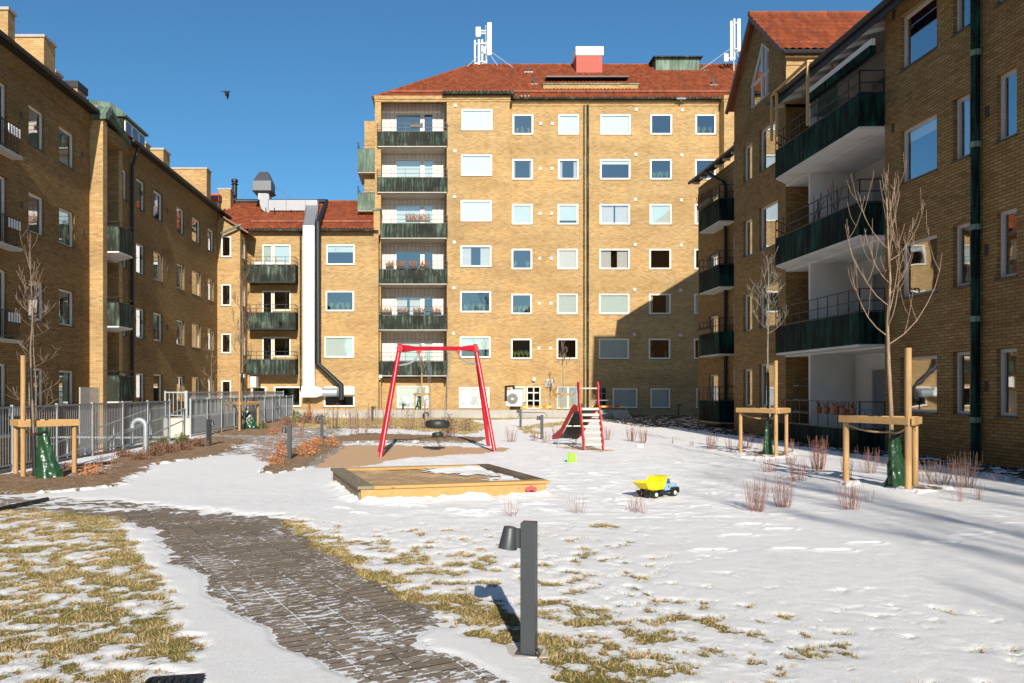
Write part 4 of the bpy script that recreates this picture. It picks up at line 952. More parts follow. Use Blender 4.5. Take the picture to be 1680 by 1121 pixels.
# gable above, cut round the window
Q = lambda p, o=0: FRt.P(p[0], p[1], o)
gl_ = [(GA,11.95),(GB,11.95),(GB,12.9),(GP,GZ),(GA,13.15)]
w_ = gw_poly
for s_ in ([gl_[0],gl_[1],w_[1],w_[0]], [gl_[1],gl_[2],w_[2],w_[1]], [gl_[2],gl_[3],w_[3],w_[2]], [gl_[3],gl_[4],w_[4],w_[3]], [gl_[4],gl_[0],w_[0],w_[4]]): m.poly(*[Q(p) for p in s_])
for i in range(5): p, q = w_[i], w_[(i+1) % 5]; m.poly(Q(p), Q(q), Q(q,-.14), Q(p,-.14))
m.poly((XW_,GA,11.2),(19,GA,11.2),(19,GA,13.15),(XW_,GA,13.15)).poly((XW_,GB,-.1),(19,GB,-.1),(19,GB,12.9),(XW_,GB,12.9))
m.poly((XW_,GA,-.1),(13.3,GA,-.1),(13.3,GA,11.3),(XW_,GA,11.3))                  # far cheek of the loggia
m.poly((XW_,UN,-.1),(13.42,UN,-.1),(13.42,UN,WR),(XW_,UN,WR)); m.build('wall', SHADED, RB)
m = MB(); fbox(m, FRt, UB, UE, 9.0+2.35, 9.0+2.45, .001, .03); m.build('brick_course', SHADED, RB)
# gable window
gc = (sum(p[0] for p in w_)/5, sum(p[1] for p in w_)/5); inn = [(p[0]+(gc[0]-p[0])*.12, p[1]+(gc[1]-p[1])*.12) for p in w_]
m = MB()
for i in range(5):
    a, b, c, d = w_[i], w_[(i+1)%5], inn[(i+1)%5], inn[i]; m.hexa([Q(a,-.13),Q(b,-.13),Q(c,-.13),Q(d,-.13)], [Q(a,-.06),Q(b,-.06),Q(c,-.06),Q(d,-.06)])
m.beam(Q((ru(1247),12.2),-.09), Q((ru(1247),14.25),-.09), .09, .09); m.beam(Q((ru(1254),12.2),-.09), Q((ru(1254),13.95),-.09), .07, .08, (1,0,0)); m.beam(Q((ru(1229.5),13.05),-.088), Q((ru(1261.5),13.05),-.088), .07, .09, (1,0,0))
gwin = m.build('gable_window', 'frame_grey', RB); MB().poly(*[Q(p,-.1) for p in inn]).build('pane', 'glass_side', gwin)
# loggias: white walls, partition, floors
m = MB(); XBk = 13.4; UP = 25.2; lops = []
for z in (8.9, 6.0, 3.1, .2): lops.append((UN+1.2, UN+3.3, z, z+2.1)); lops.append((UP+.5, UP+1.2, z, z+2.0))
fbk = FR((XBk,0),(0,1),(-1,0)); wall(m, fbk, UN+.01, UB-.01, -.1, 11.7, lops, .08)
m.box(XW_+.03, XBk, UP-.06, UP+.06, -.1, 10.9)
m.poly((XW_+.01,UN+.02,-.1),(XBk,UN+.02,-.1),(XBk,UN+.02,11.5),(XW_+.01,UN+.02,11.5))
m.build('loggia_wall', 'white_render', RB)
for i, o in enumerate(lops): window(RB, fbk, *o, 'green' if i % 4 == 1 else 'clear', out=.0, fw=.07, g='glass_side', fm='frame_grey', sill=False, name='balcony_door')
RL = [(8.60,9.45),(5.72,6.57),(2.83,3.68)]
xo = 11.3
for k, (zb, zt) in enumerate(RL):
    r_ = bpanel(RB, [(XW_-.01,20.95),(xo,20.97),(xo,26.1),(XW_-.01,26.75)], zt, zb, 'copper_deep', 'white_render', rail_h=.62, rail_seg=.55)
    MB().box(XW_-.0, XBk-.01, UN+.03, UB-.01, zb-.1, zb+.05).build('balcony_floor', 'white_render', RB)
r_ = bpanel(RB, [(XW_-.01,20.95),(xo,20.97),(xo,26.1),(XW_-.01,26.75)], .55, -.02, 'copper_deep', 'concrete', rail_h=.75, rail_seg=.55)
MB().box(XW_, XBk-.01, UN+.03, UB-.01, -.05, .12).build('balcony_floor', 'concrete', RB)
rm = MB(); room(rm, FRt, -25, UN-.06, -.1, WR-.05, 2.4); room(rm, fbk, UN, UB, -.1, 11.5, 1.6); room(rm, FRt, UB+.2, UE-.05, -.1, 11.9, 2.0); rm.poly((XW_+1.4,GA+.1,11.9),(XW_+1.4,GB-.1,11.9),(XW_+1.4,GB-.1,13),(XW_+1.4,GP,15.1),(XW_+1.4,GA+.1,13))
for z in (3.0, 5.9, 8.8): rm.box(XW_+.2, XW_+2.2, -25, UN-.1, z-.2, z-.1)
rm.build('rooms', 'room', RB); RW.seed(21)
for (o, k) in wl: window(RB, FRt, *o, 'clear' if k > 1 else RW.choice(['curtain:.5','clear','curtain:.8','blind:.2']), out=-.10, fw=.075, g='glass_side', fm='frame_grey')
# eaves over the loggias
m = MB(); ex = 11.38; m.poly((ex,-25,11.36),(ex,GA-.0,11.36),(18,GA,15.3),(18,-25,15.3)).poly((18,-25,15.3),(18,45,15.3),(25,45,11.4),(25,-25,11.4)); mr = m.build('roof', 'roof_tile', RB)
m = MB(); n = 200
for k in range(n): q = Vector((ex-.02, 4+(GA-4.05)*k/n, 11.38)); m.tube([q, q+Vector((.66,0,.395))], .05, 5)
m.build('eave_tiles', 'roof_tile', mr)
m = MB().tube([(ex-.08,-25,11.30),(ex-.08,GA-.1,11.30)], .075, 8).box(ex-.01,ex+.03,-25,GA-.05,11.05,11.25); m.build('gutter', 'black_pipe', RB)
m = MB().poly((ex,UN,11.22),(XBk,UN,11.7),(XBk,GA-.01,11.7),(ex,GA-.01,11.22)); m.build('soffit', 'concrete', RB)
for k in range(8): y = UN+.4+k*.8; MB().beam((ex+.1,y,11.2), (XW_+.2,y,11.36), .07, .11).build('rafter_end', 'white_paint', RB)
m = MB().box(11.62,11.72,UN+.05,24.6,10.75,10.93); m.build('awning_box', 'white_paint', RB); MB().box(11.58,11.74,UN+.05,24.6,10.52,10.745).build('awning', 'copper_deep', RB)
# cross gable roof
m = MB(); tile_slope(m, (XW_-.25,GA-.25,13.02), (19,GA-.25,13.02), (0,GP-GA+.25,GZ+.12-13.02), 9); cg = m.build('gable_roof', 'roof_tile', RB, True)
MB().poly((XW_-.25,GP,GZ+.1),(19,GP,GZ+.1),(19,GB+.3,12.75),(XW_-.25,GB+.3,12.75)).build('roof_back', 'roof_tile', cg)
MB().tube([(XW_-.27,GP,GZ+.17),(19,GP,GZ+.17)], .11, 8).build('ridge_tiles', 'roof_tile', cg)
m = MB(); m.beam((XW_-.2,GA-.28,12.95),(XW_-.2,GP,GZ+.02),.1,.14).beam((XW_-.2,GB+.3,12.68),(XW_-.2,GP,GZ+.02),.1,.14); m.build('barge_board', 'copper_brown', cg)
gutter(RB, (XW_-.25,GA-.33,12.93), (19,GA-.33,12.93), 'black_pipe', .08)
MB().beam((XW_+.0,GA+.35,13.52), (18.5,GA+.35,13.52), .05, .12).build('snow_guard', 'roof_tile', cg)
MB().box(XW_, 18, GA-.06, GA-.004, 12.6, 12.86).build('cornice', 'brick', RB)
MB().box(XW_, 18, GA-.03, GA-.002, 11.3, 12.6).build('gable_side_wall', 'brick', RB)
# pale trellis frame on the top balcony
T = lambda px, py, x=11.22: Vector((x, F*x/(px-CX), EYE+(CY-py)*x/(px-CX)))
m = MB()
for (a, b) in (((1325,100),(1325,206)),((1274,153),(1274,224)),((1266,157),(1266,232))): m.beam(T(*a), T(*b), .07, .07)
m.beam(T(1325,101), T(1268,154), .07, .07); m.beam(T(1325,101), T(1325,101)+Vector((.75,-.02,.0)), .07, .07); m.beam(T(1325,101)+Vector((.72,0,0)), T(1325,128)+Vector((.72,0,0)), .07, .07); m.beam(T(1266,157), T(1274,153), .06, .06)
m.build('trellis_frame', 'rail_wood', RB)
MB().prism([(12.0,UP-.5,11.2),(12.6,UP-.5,11.55),(12.6,UP-.5,10.3),(12.0,UP-.5,10.3)], (0,.42,0)).build('copper_upstand', 'copper_green', RB)
# downpipes and vents on the near wall
q = ru(1601, 11.85); MB().tube([(11.84,q,.1),(11.84,q,11.3)], .09, 10).build('downpipe', 'copper_deep', RB)
m = MB()
for z in (.9,3.1,5.1,6.9,8.9): m.tube([(11.84,q,z),(11.84,q,z+.12)], .115, 10)
m.build('pipe_clip', 'copper_green', RB)
for (px, py) in ((1620,184),(1619,410),(1619,634),(1467,25),(1465,211),(1466,400)):
    u = ru(px); z = hz(py, u); fbox(MB(), FRt, u-.05, u+.05, z-.12, z+.12, .002, .02).build('wall_vent', 'sill', RB)

# ---------------------------------------------------------------- right row, far house
EB = empty('terrace_house', (13.4, 35, 0), 'small shaded brick house end beyond the cross gable, with four copper balconies', 'apartment building')
XE_ = 13.1; FE = FR((XE_,0),(0,1),(-1,0)); y1 = 39.1; ops = []
def eu(px, x=XE_): return F*x/(px-CX)
for k, py in enumerate((330,407,510,613)):
    u0_, u1_ = eu(1178), eu(1163); z0 = [9.2,6.45,3.6,.85][k]; ops.append((u0_, u1_, z0, z0+1.5))
m = MB(); wall(m, FE, GB-.1, y1, -.1, 11.6, ops, .14); m.poly((XE_,y1,-.1),(24,y1,-.1),(24,y1,11.6),(18.5,y1,15.0),(XE_,y1,11.6)); m.build('wall', SHADED, EB)
for o in ops: window(EB, FE, *o, 'clear', out=-.08, fw=.08, g='glass_side', fm='frame_grey')
m = MB(); room(m, FE, GB, y1-.1, -.1, 11.5, 1.8); m.poly((XE_+.2,y1-.2,0),(15,y1-.2,0),(15,y1-.2,11),(XE_+.2,y1-.2,11)); m.build('rooms', 'room', EB)
m = MB(); 
for z in (9.0,6.1,3.2,.3): fbox(m, FE, 33.3, 34.4, z, z+2.2, .004, .03)
m.build('balcony_recess', 'white_render', EB)
MB().box(12.74,XE_,GB,y1+.1,11.84,11.88).build('soffit', 'dark_metal', EB); m = MB().poly((12.72,GB,11.9),(12.72,y1+.12,11.9),(18.5,y1+.12,15.5),(18.5,GB,15.5)).poly((18.5,GB,15.5),(18.5,y1+.12,15.5),(25,y1+.12,11.6),(25,GB,11.6)); m.build('roof', 'roof_tile', EB)
m = MB().tube([(12.68,GB+.1,11.86),(12.68,y1+.1,11.86)], .075, 8); m.build('gutter', 'black_pipe', EB)
MB().tube([(12.68,36.9,11.8),(13.0,35.4,10.9),(13.0,35.2,10.6),(13.0,35.2,.1)], .08, 8).build('downpipe', 'black_pipe', EB)
for k in range(8): y = GB+.5+k*1.0; MB().beam((12.78,y,11.78),(XE_,y,11.78),.08,.1).build('rafter_end', 'white_paint', EB)
for k in range(4):
    zt = [9.9,7.05,4.13,1.15][k]; zb = zt-.93
    bpanel(EB, [(XE_-.01,34.3),(12.42,34.32),(12.42,36.9),(XE_-.01,36.95)], zt, zb, 'copper_deep', 'white_render', rail_h=.62, rail_seg=.5)
# ---------------------------------------------------------------- fences and rails
def bar_fence(pxs, x, zb, label, d0=None):
    ds = [F*(-x)/(CX-px) for px in pxs]; t = empty('fence', (x, ds[0], zb), label, 'fence'); h = 1.22
    for d in ds: MB().beam((x,d,zb-.1),(x,d,zb+h+.05),.05,.05).build('fence_post', 'galvanised', t)
    for a, b in zip(ds[:-1], ds[1:]):
        m = MB().beam((x,a+.04,zb+h),(x,b-.04,zb+h),.035,.035).beam((x,a+.04,zb+.10),(x,b-.04,zb+.10),.035,.035)
        n = int((b-a-.08)/.105)
        for k in range(1, n+1): y = a+.04+(b-a-.08)*k/(n+1); m.beam((x,y,zb+.10),(x,y,zb+h),.014,.014,(1,0,0))
        m.build('fence_panel', 'fence_steel', t)
    return t
bar_fence([-150,-52,20,93,151,201,242,278], -8.22, .05, 'upright bar steel fence along the left bed, in front of the lower yard')
ds = [26.1+1.9*k for k in range(11)]
bar_fence([CX-F*7.98/d for d in ds], -7.98, .07, 'farther stretch of steel bar fence beyond the opening, ending by the low house')
t = empty('handrail', (-9.1, 27.5, .6), 'steel bar guard rail on the raised landing behind the farther fence', 'railing')
ca, cb = Vector((-12.9,27.55,.64)), Vector((-9.0,27.55,.64)); cc = Vector((-8.6,45.6,.64))
for a, b in ((Vector((-9.3,27.55,.64)),cb+Vector((.4,0,0))),(cb+Vector((.45,0,0)),cc)):
    m = MB(); L = (b-a).length; n = int(L/.13)
    m.beam(a+Vector((0,0,.9)), b+Vector((0,0,.9)), .04, .04).beam(a+Vector((0,0,.1)), b+Vector((0,0,.1)), .03, .03)
    for k in range(n+1): q = a+(b-a)*k/n; m.beam(q+Vector((0,0,.1)), q+Vector((0,0,.9)), .018, .018, (1,0,0))
    m.build('rail_panel', 'galvanised', t)
    for q in (a, b): MB().beam(q, q+Vector((0,0,.95)), .05, .05).build('rail_post', 'galvanised', t)
t = empty('handrail', (-8.6, 24, 0), 'pair of sloping tube handrails of the ramp seen through the fence opening', 'railing')
for x in (-8.6, -9.75):
    pts = [Vector((x,19.6,-.80)), Vector((x,27.3,.02)), Vector((x,29.0,.02))]
    if x > -9: pts[2] = Vector((x,28.3,.04))
    m = MB()
    for h in (.95, .55): m.tube([p+Vector((0,0,h)) for p in pts], .022, 6)
    m.build('rail_tube', 'galvanised', t)
    for k in range(6): q = pts[0].lerp(pts[1], k/5); MB().beam(q, q+Vector((0,0,.95)), .04, .04).build('rail_post', 'galvanised', t)

# ---------------------------------------------------------------- bollard lamps
def bollard(x, y, h, rot, label, grp='square bollard lamps along the paths', w=.088, head=True, zg=0):
    t = empty('bollard_lamp', (x, y, zg), label, 'bollard lamp', grp)
    MB().box(x-w/2,x+w/2,y-w/2-.01,y+w/2+.01,zg,zg+h).build('post', 'lamp_grey', t, bevel=.003)
    MB().box(x-.075,x+.075,y-.075,y+.075,zg,zg+.012).build('base_plate', 'lamp_grey', t)
    if head:
        c = Vector((x-w/2-.078, y-.01, zg+h-.10)); m = MB(); m.lathe((0,0,0), [(0,.066),(.037,.066),(.040,.062),(.058,-.066),(.054,-.066),(.038,.035),(0,.035)], 24)
        R = Matrix.Rotation(math.radians(7), 3, 'Y'); m.v = [tuple(c+R @ Vector(v)) for v in m.v]; lh = m.build('lamp_head', 'lamp_grey', t, True)
        MB().box(x-w/2-.055,x-w/2-.0005,y-.025,y+.025,zg+h-.16,zg+h-.045).build('bracket', 'lamp_grey', lh)
        MB().lathe(c+Vector((-.003,0,-.055)), [(0,0),(.05,0),(.05,.01),(0,.01)], 16).build('lens', 'white_paint', lh)
    if rot:
        t.rotation_euler.z = rot
    return t
g = gp(868,1072); bollard(g.x, g.y, .80, math.radians(-17), 'nearest dark grey square bollard lamp, with its shadow on the patchy snow', zg=.0)
MB_ = MB().box(g.x-.13,g.x+.11,g.y-.09,g.y+.13,-.05,.008); tag(MB_.thing('footing', 'concrete_pale', '', ''), 'pale concrete footing round the foot of the nearest bollard', 'footing')
for (px, py, h, rot, lab) in ((475,756,.80,0,'grey bollard lamp among the orange shrubs left of the sandbox'),(528,721,.80,0,'grey bollard lamp standing on the path behind the orange shrubs'),
    (343,733,.78,2.6,'grey bollard lamp seen from behind at the end of the left bed'),(611,692,.80,2.9,'small grey bollard lamp beside the olive lawn left of the swing frame'),
    (854,702,.80,0,'grey bollard lamp below the air conditioning unit, left one of the pair'),(889,721,.80,0,'grey bollard lamp just left of the slide, right one of the pair'),
    (661,683,.8,2.8,'tiny bollard lamp standing before the ground window behind the swing'),(955,684,.8,2.8,'tiny bollard lamp before the downpipe of the tall house, above the slide'),(1113,684,.8,2.8,'tiny bollard lamp in the shade before the tall house')):
    g = gp(px, py); bollard(g.x, g.y, h, rot, lab)

# ---------------------------------------------------------------- trees with stakes and watering bags
def tree(base, h, fork, r0, px_w, label, seed, mat='bark', wrap=None, style='vase', limbs=6, dens=1.0, grp='young bare trees', nsub=(4, 3), tmin=0):
    R = random.Random(seed); t = empty('bare_tree', base, label, 'tree', grp); b = Vector(base)
    lean = Vector((R.uniform(-.03,.03), R.uniform(-.03,.03), 0)); tr = [b+lean*k+Vector((0,0,h*.93*k/7)) for k in range(8)]
    for k in range(1, 7): tr[k] += Vector((R.uniform(-.012,.012), R.uniform(-.012,.012), 0))*h*.6
    rad = [r0*(1-.80*(k/7)**.8) for k in range(8)]
    MB().tube([b-Vector((0,0,.05))]+tr[1:], rad, 8).build('trunk', mat, t, True)
    def pos(z):
        k = max(0, min(6.999, z/(h*.93)*7)); i = int(k); return tr[i].lerp(tr[i+1], k-i), rad[i]+(rad[i+1]-rad[i])*(k-i)
    m = MB(); minr = max(tmin, .0010+.00015*max(0, b.y))
    def branch(p, d, L, r, lev):
        n = 6; pts = [p]; dd = d.normalized(); q = p
        for k in range(n):
            pull = {'vase': .16, 'whip': .30, 'side': .05}[style]
            wob = .07 if style == 'whip' else .14; dd = (dd+Vector((R.uniform(-wob,wob), R.uniform(-wob,wob), pull+R.uniform(-.06,.08)))).normalized(); q = q+dd*L/n; pts.append(q)
        m.tube(pts, [max(minr, r*(1-.75*k/n)) for k in range(n+1)], 5 if lev == 0 else 4, False)
        if lev < 2:
            for k in range(int(nsub[min(lev, 1)]*dens+R.random())):
                i = R.randint(1, n-1); side = Vector((R.uniform(-1,1), R.uniform(-1,1), R.uniform(.1,.7))).normalized()
                branch(pts[i], (dd*.5+side*.8), L*R.uniform(.35,.65), r*.5, lev+1)
    for k in range(limbs):
        z = fork+(h*.88-fork)*(k/limbs)**1.1; p, r = pos(z); a = 2.4*k+R.uniform(-.4,.4); el = {'vase': R.uniform(.35,.8), 'whip': R.uniform(.35,.9), 'side': R.uniform(.2,.5)}[style]
        branch(p, Vector((math.cos(a), math.sin(a)*.8, el)), px_w*R.uniform(.75,1.15)*(1.25-.55*k/limbs), max(minr, r*.42), 0)
    p, r = pos(h*.85)
    for k in range(3): branch(p, Vector((R.uniform(-.3,.3), R.uniform(-.3,.3), 1)), h*.16, max(minr, r*.7), 1)
    m.build('branches', mat, t)
    if wrap: MB().tube([b, pos(wrap)[0]], [r0*1.25, r0*1.05], 8).build('trunk_wrap', 'black_plastic', t)
    return t
def stake_frame(P3, zr, label, zg=0, r=.045):
    """round stakes at (x, y, height) joined by boards on the outside, corner by corner"""
    c = Vector((sum(p[0] for p in P3)/3, sum(p[1] for p in P3)/3, zg)); t = empty('tree_stake_frame', c, label, 'tree support', 'timber frames staking the young trees')
    for x, y, h in P3: MB().tube([(x,y,zg-.05),(x,y,zg+h)], [r,r*.96], 12).build('stake', 'stake_wood', t, True)
    for i in range(3):
        p, q = Vector((*P3[i][:2], 0)), Vector((*P3[(i+1) % 3][:2], 0)); d = (q-p).normalized(); n = Vector((d.y,-d.x,0))
        if n.dot((p+q)/2-Vector((c.x,c.y,0))) < 0: n = -n
        o = n*(r+.024)+Vector((0,0,zg+zr-i*.004)); MB().beam(p-d*.07+o, q+d*.07+o, .044, .115).build('rail', 'rail_wood', t, bevel=.004)
        if i < 2:
            k0 = Vector((P3[i][0],P3[i][1],zg+zr-.09)); k1 = Vector((c.x,c.y,zg+zr-.2)); pts = [k0.lerp(k1, k/6)-Vector((0,0,.05*math.sin(k/6*math.pi))) for k in range(7)]; MB().tube(pts, .016, 5).build('strap', 'strap', t)
    return t
def SP(*l): return [(gp(px, py).x, gp(px, py).y, h) for px, py, h in l]
def bag(g, h, w0, w1, label, lean=.1, zg=0, seed=0):
    R = random.Random(seed); m = MB(); n, rows = 32, 22; off = []
    ph = [R.uniform(0, 6) for _ in range(4)]
    for r in range(rows+1):
        v = r/rows; wd = w0+(w1-w0)*v**.8
        for j in range(n):
            a = 2*math.pi*j/n; fold = 1+.16*math.sin(3*a+ph[0]+v*5)+.08*math.sin(7*a+ph[1]+v*9)+.07*math.sin(v*17+ph[2]+2*a)+.05*math.sin(11*a-v*23+ph[3])
            m.v.append((g.x+lean*(1-v)+wd*math.cos(a)*fold, g.y+wd*.62*math.sin(a)*fold, zg+.01+h*v))
    for r in range(rows):
        for j in range(n): m.f.append((r*n+j, r*n+(j+1) % n, (r+1)*n+(j+1) % n, (r+1)*n+j))
    m.f.append(tuple(range(rows*n, rows*n+n)))
    t = empty('watering_bag', (g.x, g.y, zg), label, 'watering bag', 'green watering bags at the young trees')
    m.build('bag', 'bag_green', t, True)
    MB().tube([(g.x-.02-w1*.9,g.y-w1*.9,zg+h*.86),(g.x+w1*1.2,g.y-w1*.9,zg+h*.93)], .02, 6).build('strap', 'black_plastic', t); return t
t1 = Vector((hx(55,14.4), 14.45, .0))
tree(t1, 4.45, 2.85, .032, .46, 'bare young tree with a black wrapped trunk in the near left bed, before the fence', 3, 'bark', 2.02, limbs=7, nsub=(4, 2))
stake_frame(SP((38,785,2.24),(26,780,.98),(122,779,.98)), 1.0, 'timber stake frame at the far left with one tall stake, in brown mulch')
bag(Vector((hx(70,14.3),14.32,0)), .93, .23, .07, 'glossy green watering bag at the near left tree', .10, seed=1)
g = gp(403, 706); tree(Vector((hx(398,32.4),32.4,0)), 6.4, 2.6, .05, .9, 'bare young tree with a black wrapped trunk before the low house and its steel fence', 12, 'bark', 2.3, limbs=9, nsub=(6, 3))
stake_frame(SP((393,708,2.22),(372,705,1.08),(423,705,1.08)), 1.1, 'timber stake frame in front of the farther steel fence, left of the grey path')
bag(Vector((hx(404,32.2),32.25,0)), .95, .32, .04, 'green watering bag slumped to the right at the tree before the low house', .18, seed=2)
tree(Vector((hx(1262,19.6),19.6,0)), 4.9, 3.0, .034, .62, 'slim bare tree with a narrow crown in the snow before the cross gable house', 7, 'bark_grey', 2.05, limbs=9, nsub=(4, 2))
stake_frame(SP((1273,750,2.32),(1215,745,1.09),(1290,745,1.09)), 1.11, 'timber stake frame in the snow in front of the ground loggia')
bag(Vector((hx(1262,19.4),19.42,0)), .88, .13, .05, 'narrow dark green watering bag at the slim tree before the loggias', -.04, seed=3)
tree(Vector((hx(1466,13.1),13.1,0)), 5.1, 2.35, .044, 1.3, 'bare multi-stemmed tree with long upswept pinkish branches at the near right', 31, 'bark_pink', None, 'whip', 12, .95, nsub=(3, 1))
stake_frame(SP((1490,808,2.27),(1388,795,1.10),(1501,800,1.10)), 1.12, 'nearest timber stake frame at the right, its tall stake beside the green bag', r=.05)
bag(Vector((hx(1475,12.9),13.0,0)), .95, .17, .06, 'tall dark green watering bag inside the nearest right stake frame', .0, seed=4)
zb_ = .42
for px, sd, lab in ((692,41,'small bare tree on the raised bed seen inside the swing frame'),(922,42,'small bare tree on the raised bed left of the slide top')):
    x = hx(px,47.6); tree(Vector((x,47.6,zb_)), 4.0, 2.4, .035, .55, lab, sd, 'bark', None, limbs=6)
stake_frame([(hx(692,47.1),47.1,2.2),(hx(681,47.7),47.7,.95),(hx(704,47.7),47.7,.95)], .97, 'small stake frame on the raised bed behind the swing', zb_)
stake_frame([(hx(922,47.1),47.1,1.0),(hx(911,47.7),47.7,.95),(hx(936,47.7),47.7,.95)], .97, 'small stake frame on the raised bed behind the barrier tape', zb_)
bag(Vector((hx(688,47.5),47.5,0)), .85, .2, .06, 'small green watering bag on the raised bed behind the swing', -.05, zg=zb_, seed=5)
tree(Vector((hx(68,17.5)-.1,17.5,-.85)), 4.9, 1.4, .03, .55, 'thin twiggy young tree growing in the lower yard behind the near fence', 51, 'bark', None, 'side', 14, .7)
tree(Vector((hx(343,33.5),33.5,.60)), 3.2, .8, .03, .5, 'thin young tree on the landing behind the farther fence', 52, 'bark', None, 'side', 10, .6)
tree(Vector((8.0,-19,0)), 17, 5.5, .24, 4.6, 'large bare tree behind the camera whose twigs shade the near snow', 61, 'bark', None, 'vase', 13, nsub=(5, 3), tmin=.012)
tree(Vector((10.4,-15,0)), 15, 4.5, .22, 4.0, 'second large bare tree behind the camera, nearer the right row', 62, 'bark', None, 'vase', 13, nsub=(5, 3), tmin=.012)

# ---------------------------------------------------------------- swing
SW = empty('swing_set', (.1, 20.3, 0), 'red steel swing frame with a tyre seat on the sand', 'swing')
aL, aR = at(656,572,19.85), at(780,572,21.5)
feet = [gp(624,750), gp(621,741)+Vector((.0,.0,0)), gp(812,741), gp(802,733)]; feet[1] = Vector((hx(645,21.2)-.35,20.9,0)); feet[1] = gp(622,742)
for ap, (f1, f2) in ((aL, feet[:2]), (aR, feet[2:])):
    for f_ in (f1, f2):
        MB().tube([f_-Vector((0,0,.05)), ap+Vector((0,0,.06))], [.052,.056], 12).build('leg', 'red_paint', SW, True)
u = (aR-aL).normalized(); 
MB().tube([aL+u*.10, aL+u*.25, aL+u*.5, aR-u*.5, aR-u*.25, aR-u*.10], [.095,.085,.055,.055,.085,.095], 12).build('top_beam', 'red_paint', SW, True)
for ap in (aL, aR): MB().tube([ap-Vector((0,.13,-.0)), ap+Vector((0,.13,0))], .085, 12).tube([ap-Vector((0,0,.02)), ap+Vector((0,0,.12))], .06, 10).build('corner_joint', 'red_paint', SW, True)
for ap, s_ in ((aL, 1), (aR, -1)):
    q0 = ap+u*s_*.62-Vector((0,0,.08)); q1 = ap+Vector((-.08*s_, 0, -.42)); pts = []
    for k in range(9):
        t_ = k/8; c1 = ap+u*s_*.55-Vector((0,0,.42)); pts.append(q0*(1-t_)**2+c1*2*t_*(1-t_)+q1*t_*t_)
    MB().tube(pts, .026, 8).build('brace', 'galvanised', SW, True); MB().lathe(q0+Vector((0,-.04,.0)), [(0,-.02),(.055,-.02),(.055,.05),(0,.05)], 12, 'y').build('brace_lug', 'red_paint', SW)
c = aL.lerp(aR, .5); hc = at(718,696,c.y); hc.x = hx(718, c.y)
TS = empty('tyre_swing', hc, 'dark tyre seat hanging on chains, with a smaller tyre below it', 'swing seat')
tor = lambda R_, r_, h_: [(R_-r_*.9, -h_*.5), (R_, -h_*.52), (R_+r_*.72, -h_*.42), (R_+r_, -h_*.15), (R_+r_, h_*.15), (R_+r_*.72, h_*.42), (R_, h_*.52), (R_-r_*.9, h_*.5), (R_-r_*.7, 0), (R_-r_*.9, -h_*.5)]
MB().lathe(hc, tor(.215,.105,.21), 32).build('tyre_seat', 'tyre', TS, True)
MB().lathe(hc-Vector((0,0,.28)), tor(.085,.065,.12), 24).build('bottom_tyre', 'tyre', TS, True)
m = MB()
for a in (0, 2.1, 4.2): m.tube([hc+Vector((.2*math.cos(a),.2*math.sin(a),-.08)), hc+Vector((.04*math.cos(a),.04*math.sin(a),-.26))], .008, 4)
m.build('bottom_chain', 'galvanised', TS)
for (px, dx, dy) in ((699,-.20,-.12),(737,.20,-.12),(706,-.17,.17),(731,.17,.17)):
    top = aL.lerp(aR, (px-656)/124) if dy < 0 else aL.lerp(aR, (702-656)/124 if dx < 0 else (734-656)/124); top = top-Vector((0,0,.06)); bot = hc+Vector((dx,dy,.09))
    m = MB(); n = 46
    for k in range(n):
        p, q = top.lerp(bot, k/n), top.lerp(bot, (k+1.25)/n); w_ = Vector((.010,0,0)) if k % 2 else Vector((0,.010,0)); m.tube([p+w_, q+w_], .0045, 3, False).tube([p-w_, q-w_], .0045, 3, False)
    m.build('chain', 'galvanised', TS)

# ---------------------------------------------------------------- sandbox
sa = math.radians(15.2); ux = Vector((math.cos(sa), math.sin(sa), 0)); uy = Vector((-math.sin(sa), math.cos(sa), 0)); n0 = gp(587,801,.22); n0.z = 0
SB = empty('sandbox', n0+ux*1.45+uy*1.4, 'wooden sandbox with broad plank seats, half full of sand', 'sandbox')
LX, LY, zt = 2.94, 2.82, .24
def plank(a0, a1, b0, b1, z0, z1, name, mat):
    P4 = lambda z: [n0+ux*x+uy*y+Vector((0,0,z)) for x, y in ((a0,b0),(a1,b0),(a1,b1),(a0,b1))]
    return MB().hexa(P4(z0), P4(z1)).build(name, mat, SB, bevel=.006)
plank(.05, LX-.05, .03, .10, -.05, zt-.045, 'side_board', 'sandbox_wood'); plank(.05, LX-.05, LY-.10, LY-.03, -.05, zt-.045, 'side_board', 'sandbox_wood')
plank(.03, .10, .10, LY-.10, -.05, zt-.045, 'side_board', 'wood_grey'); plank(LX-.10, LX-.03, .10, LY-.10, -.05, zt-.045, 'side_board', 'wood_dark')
plank(.24, LX-.0, 0, .20, zt-.045, zt, 'seat_plank', 'sandbox_wood'); plank(.24, LX-.24, LY-.2, LY, zt-.045, zt, 'seat_plank', 'sandbox_wood')
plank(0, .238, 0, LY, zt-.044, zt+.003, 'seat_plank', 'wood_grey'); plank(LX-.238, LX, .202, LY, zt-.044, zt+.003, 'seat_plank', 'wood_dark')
m = MB(); ns = 60
for i in range(ns+1):
    for j in range(ns+1):
        x, y = .1+(LX-.2)*i/ns, .1+(LY-.2)*j/ns; p = n0+ux*x+uy*y; z = .185+(float(fbm(np.array([p.x]), np.array([p.y]), 2.2, 4, .55, 31)[0])-.5)*.12; m.v.append((p.x, p.y, z))
sf = [[], []]
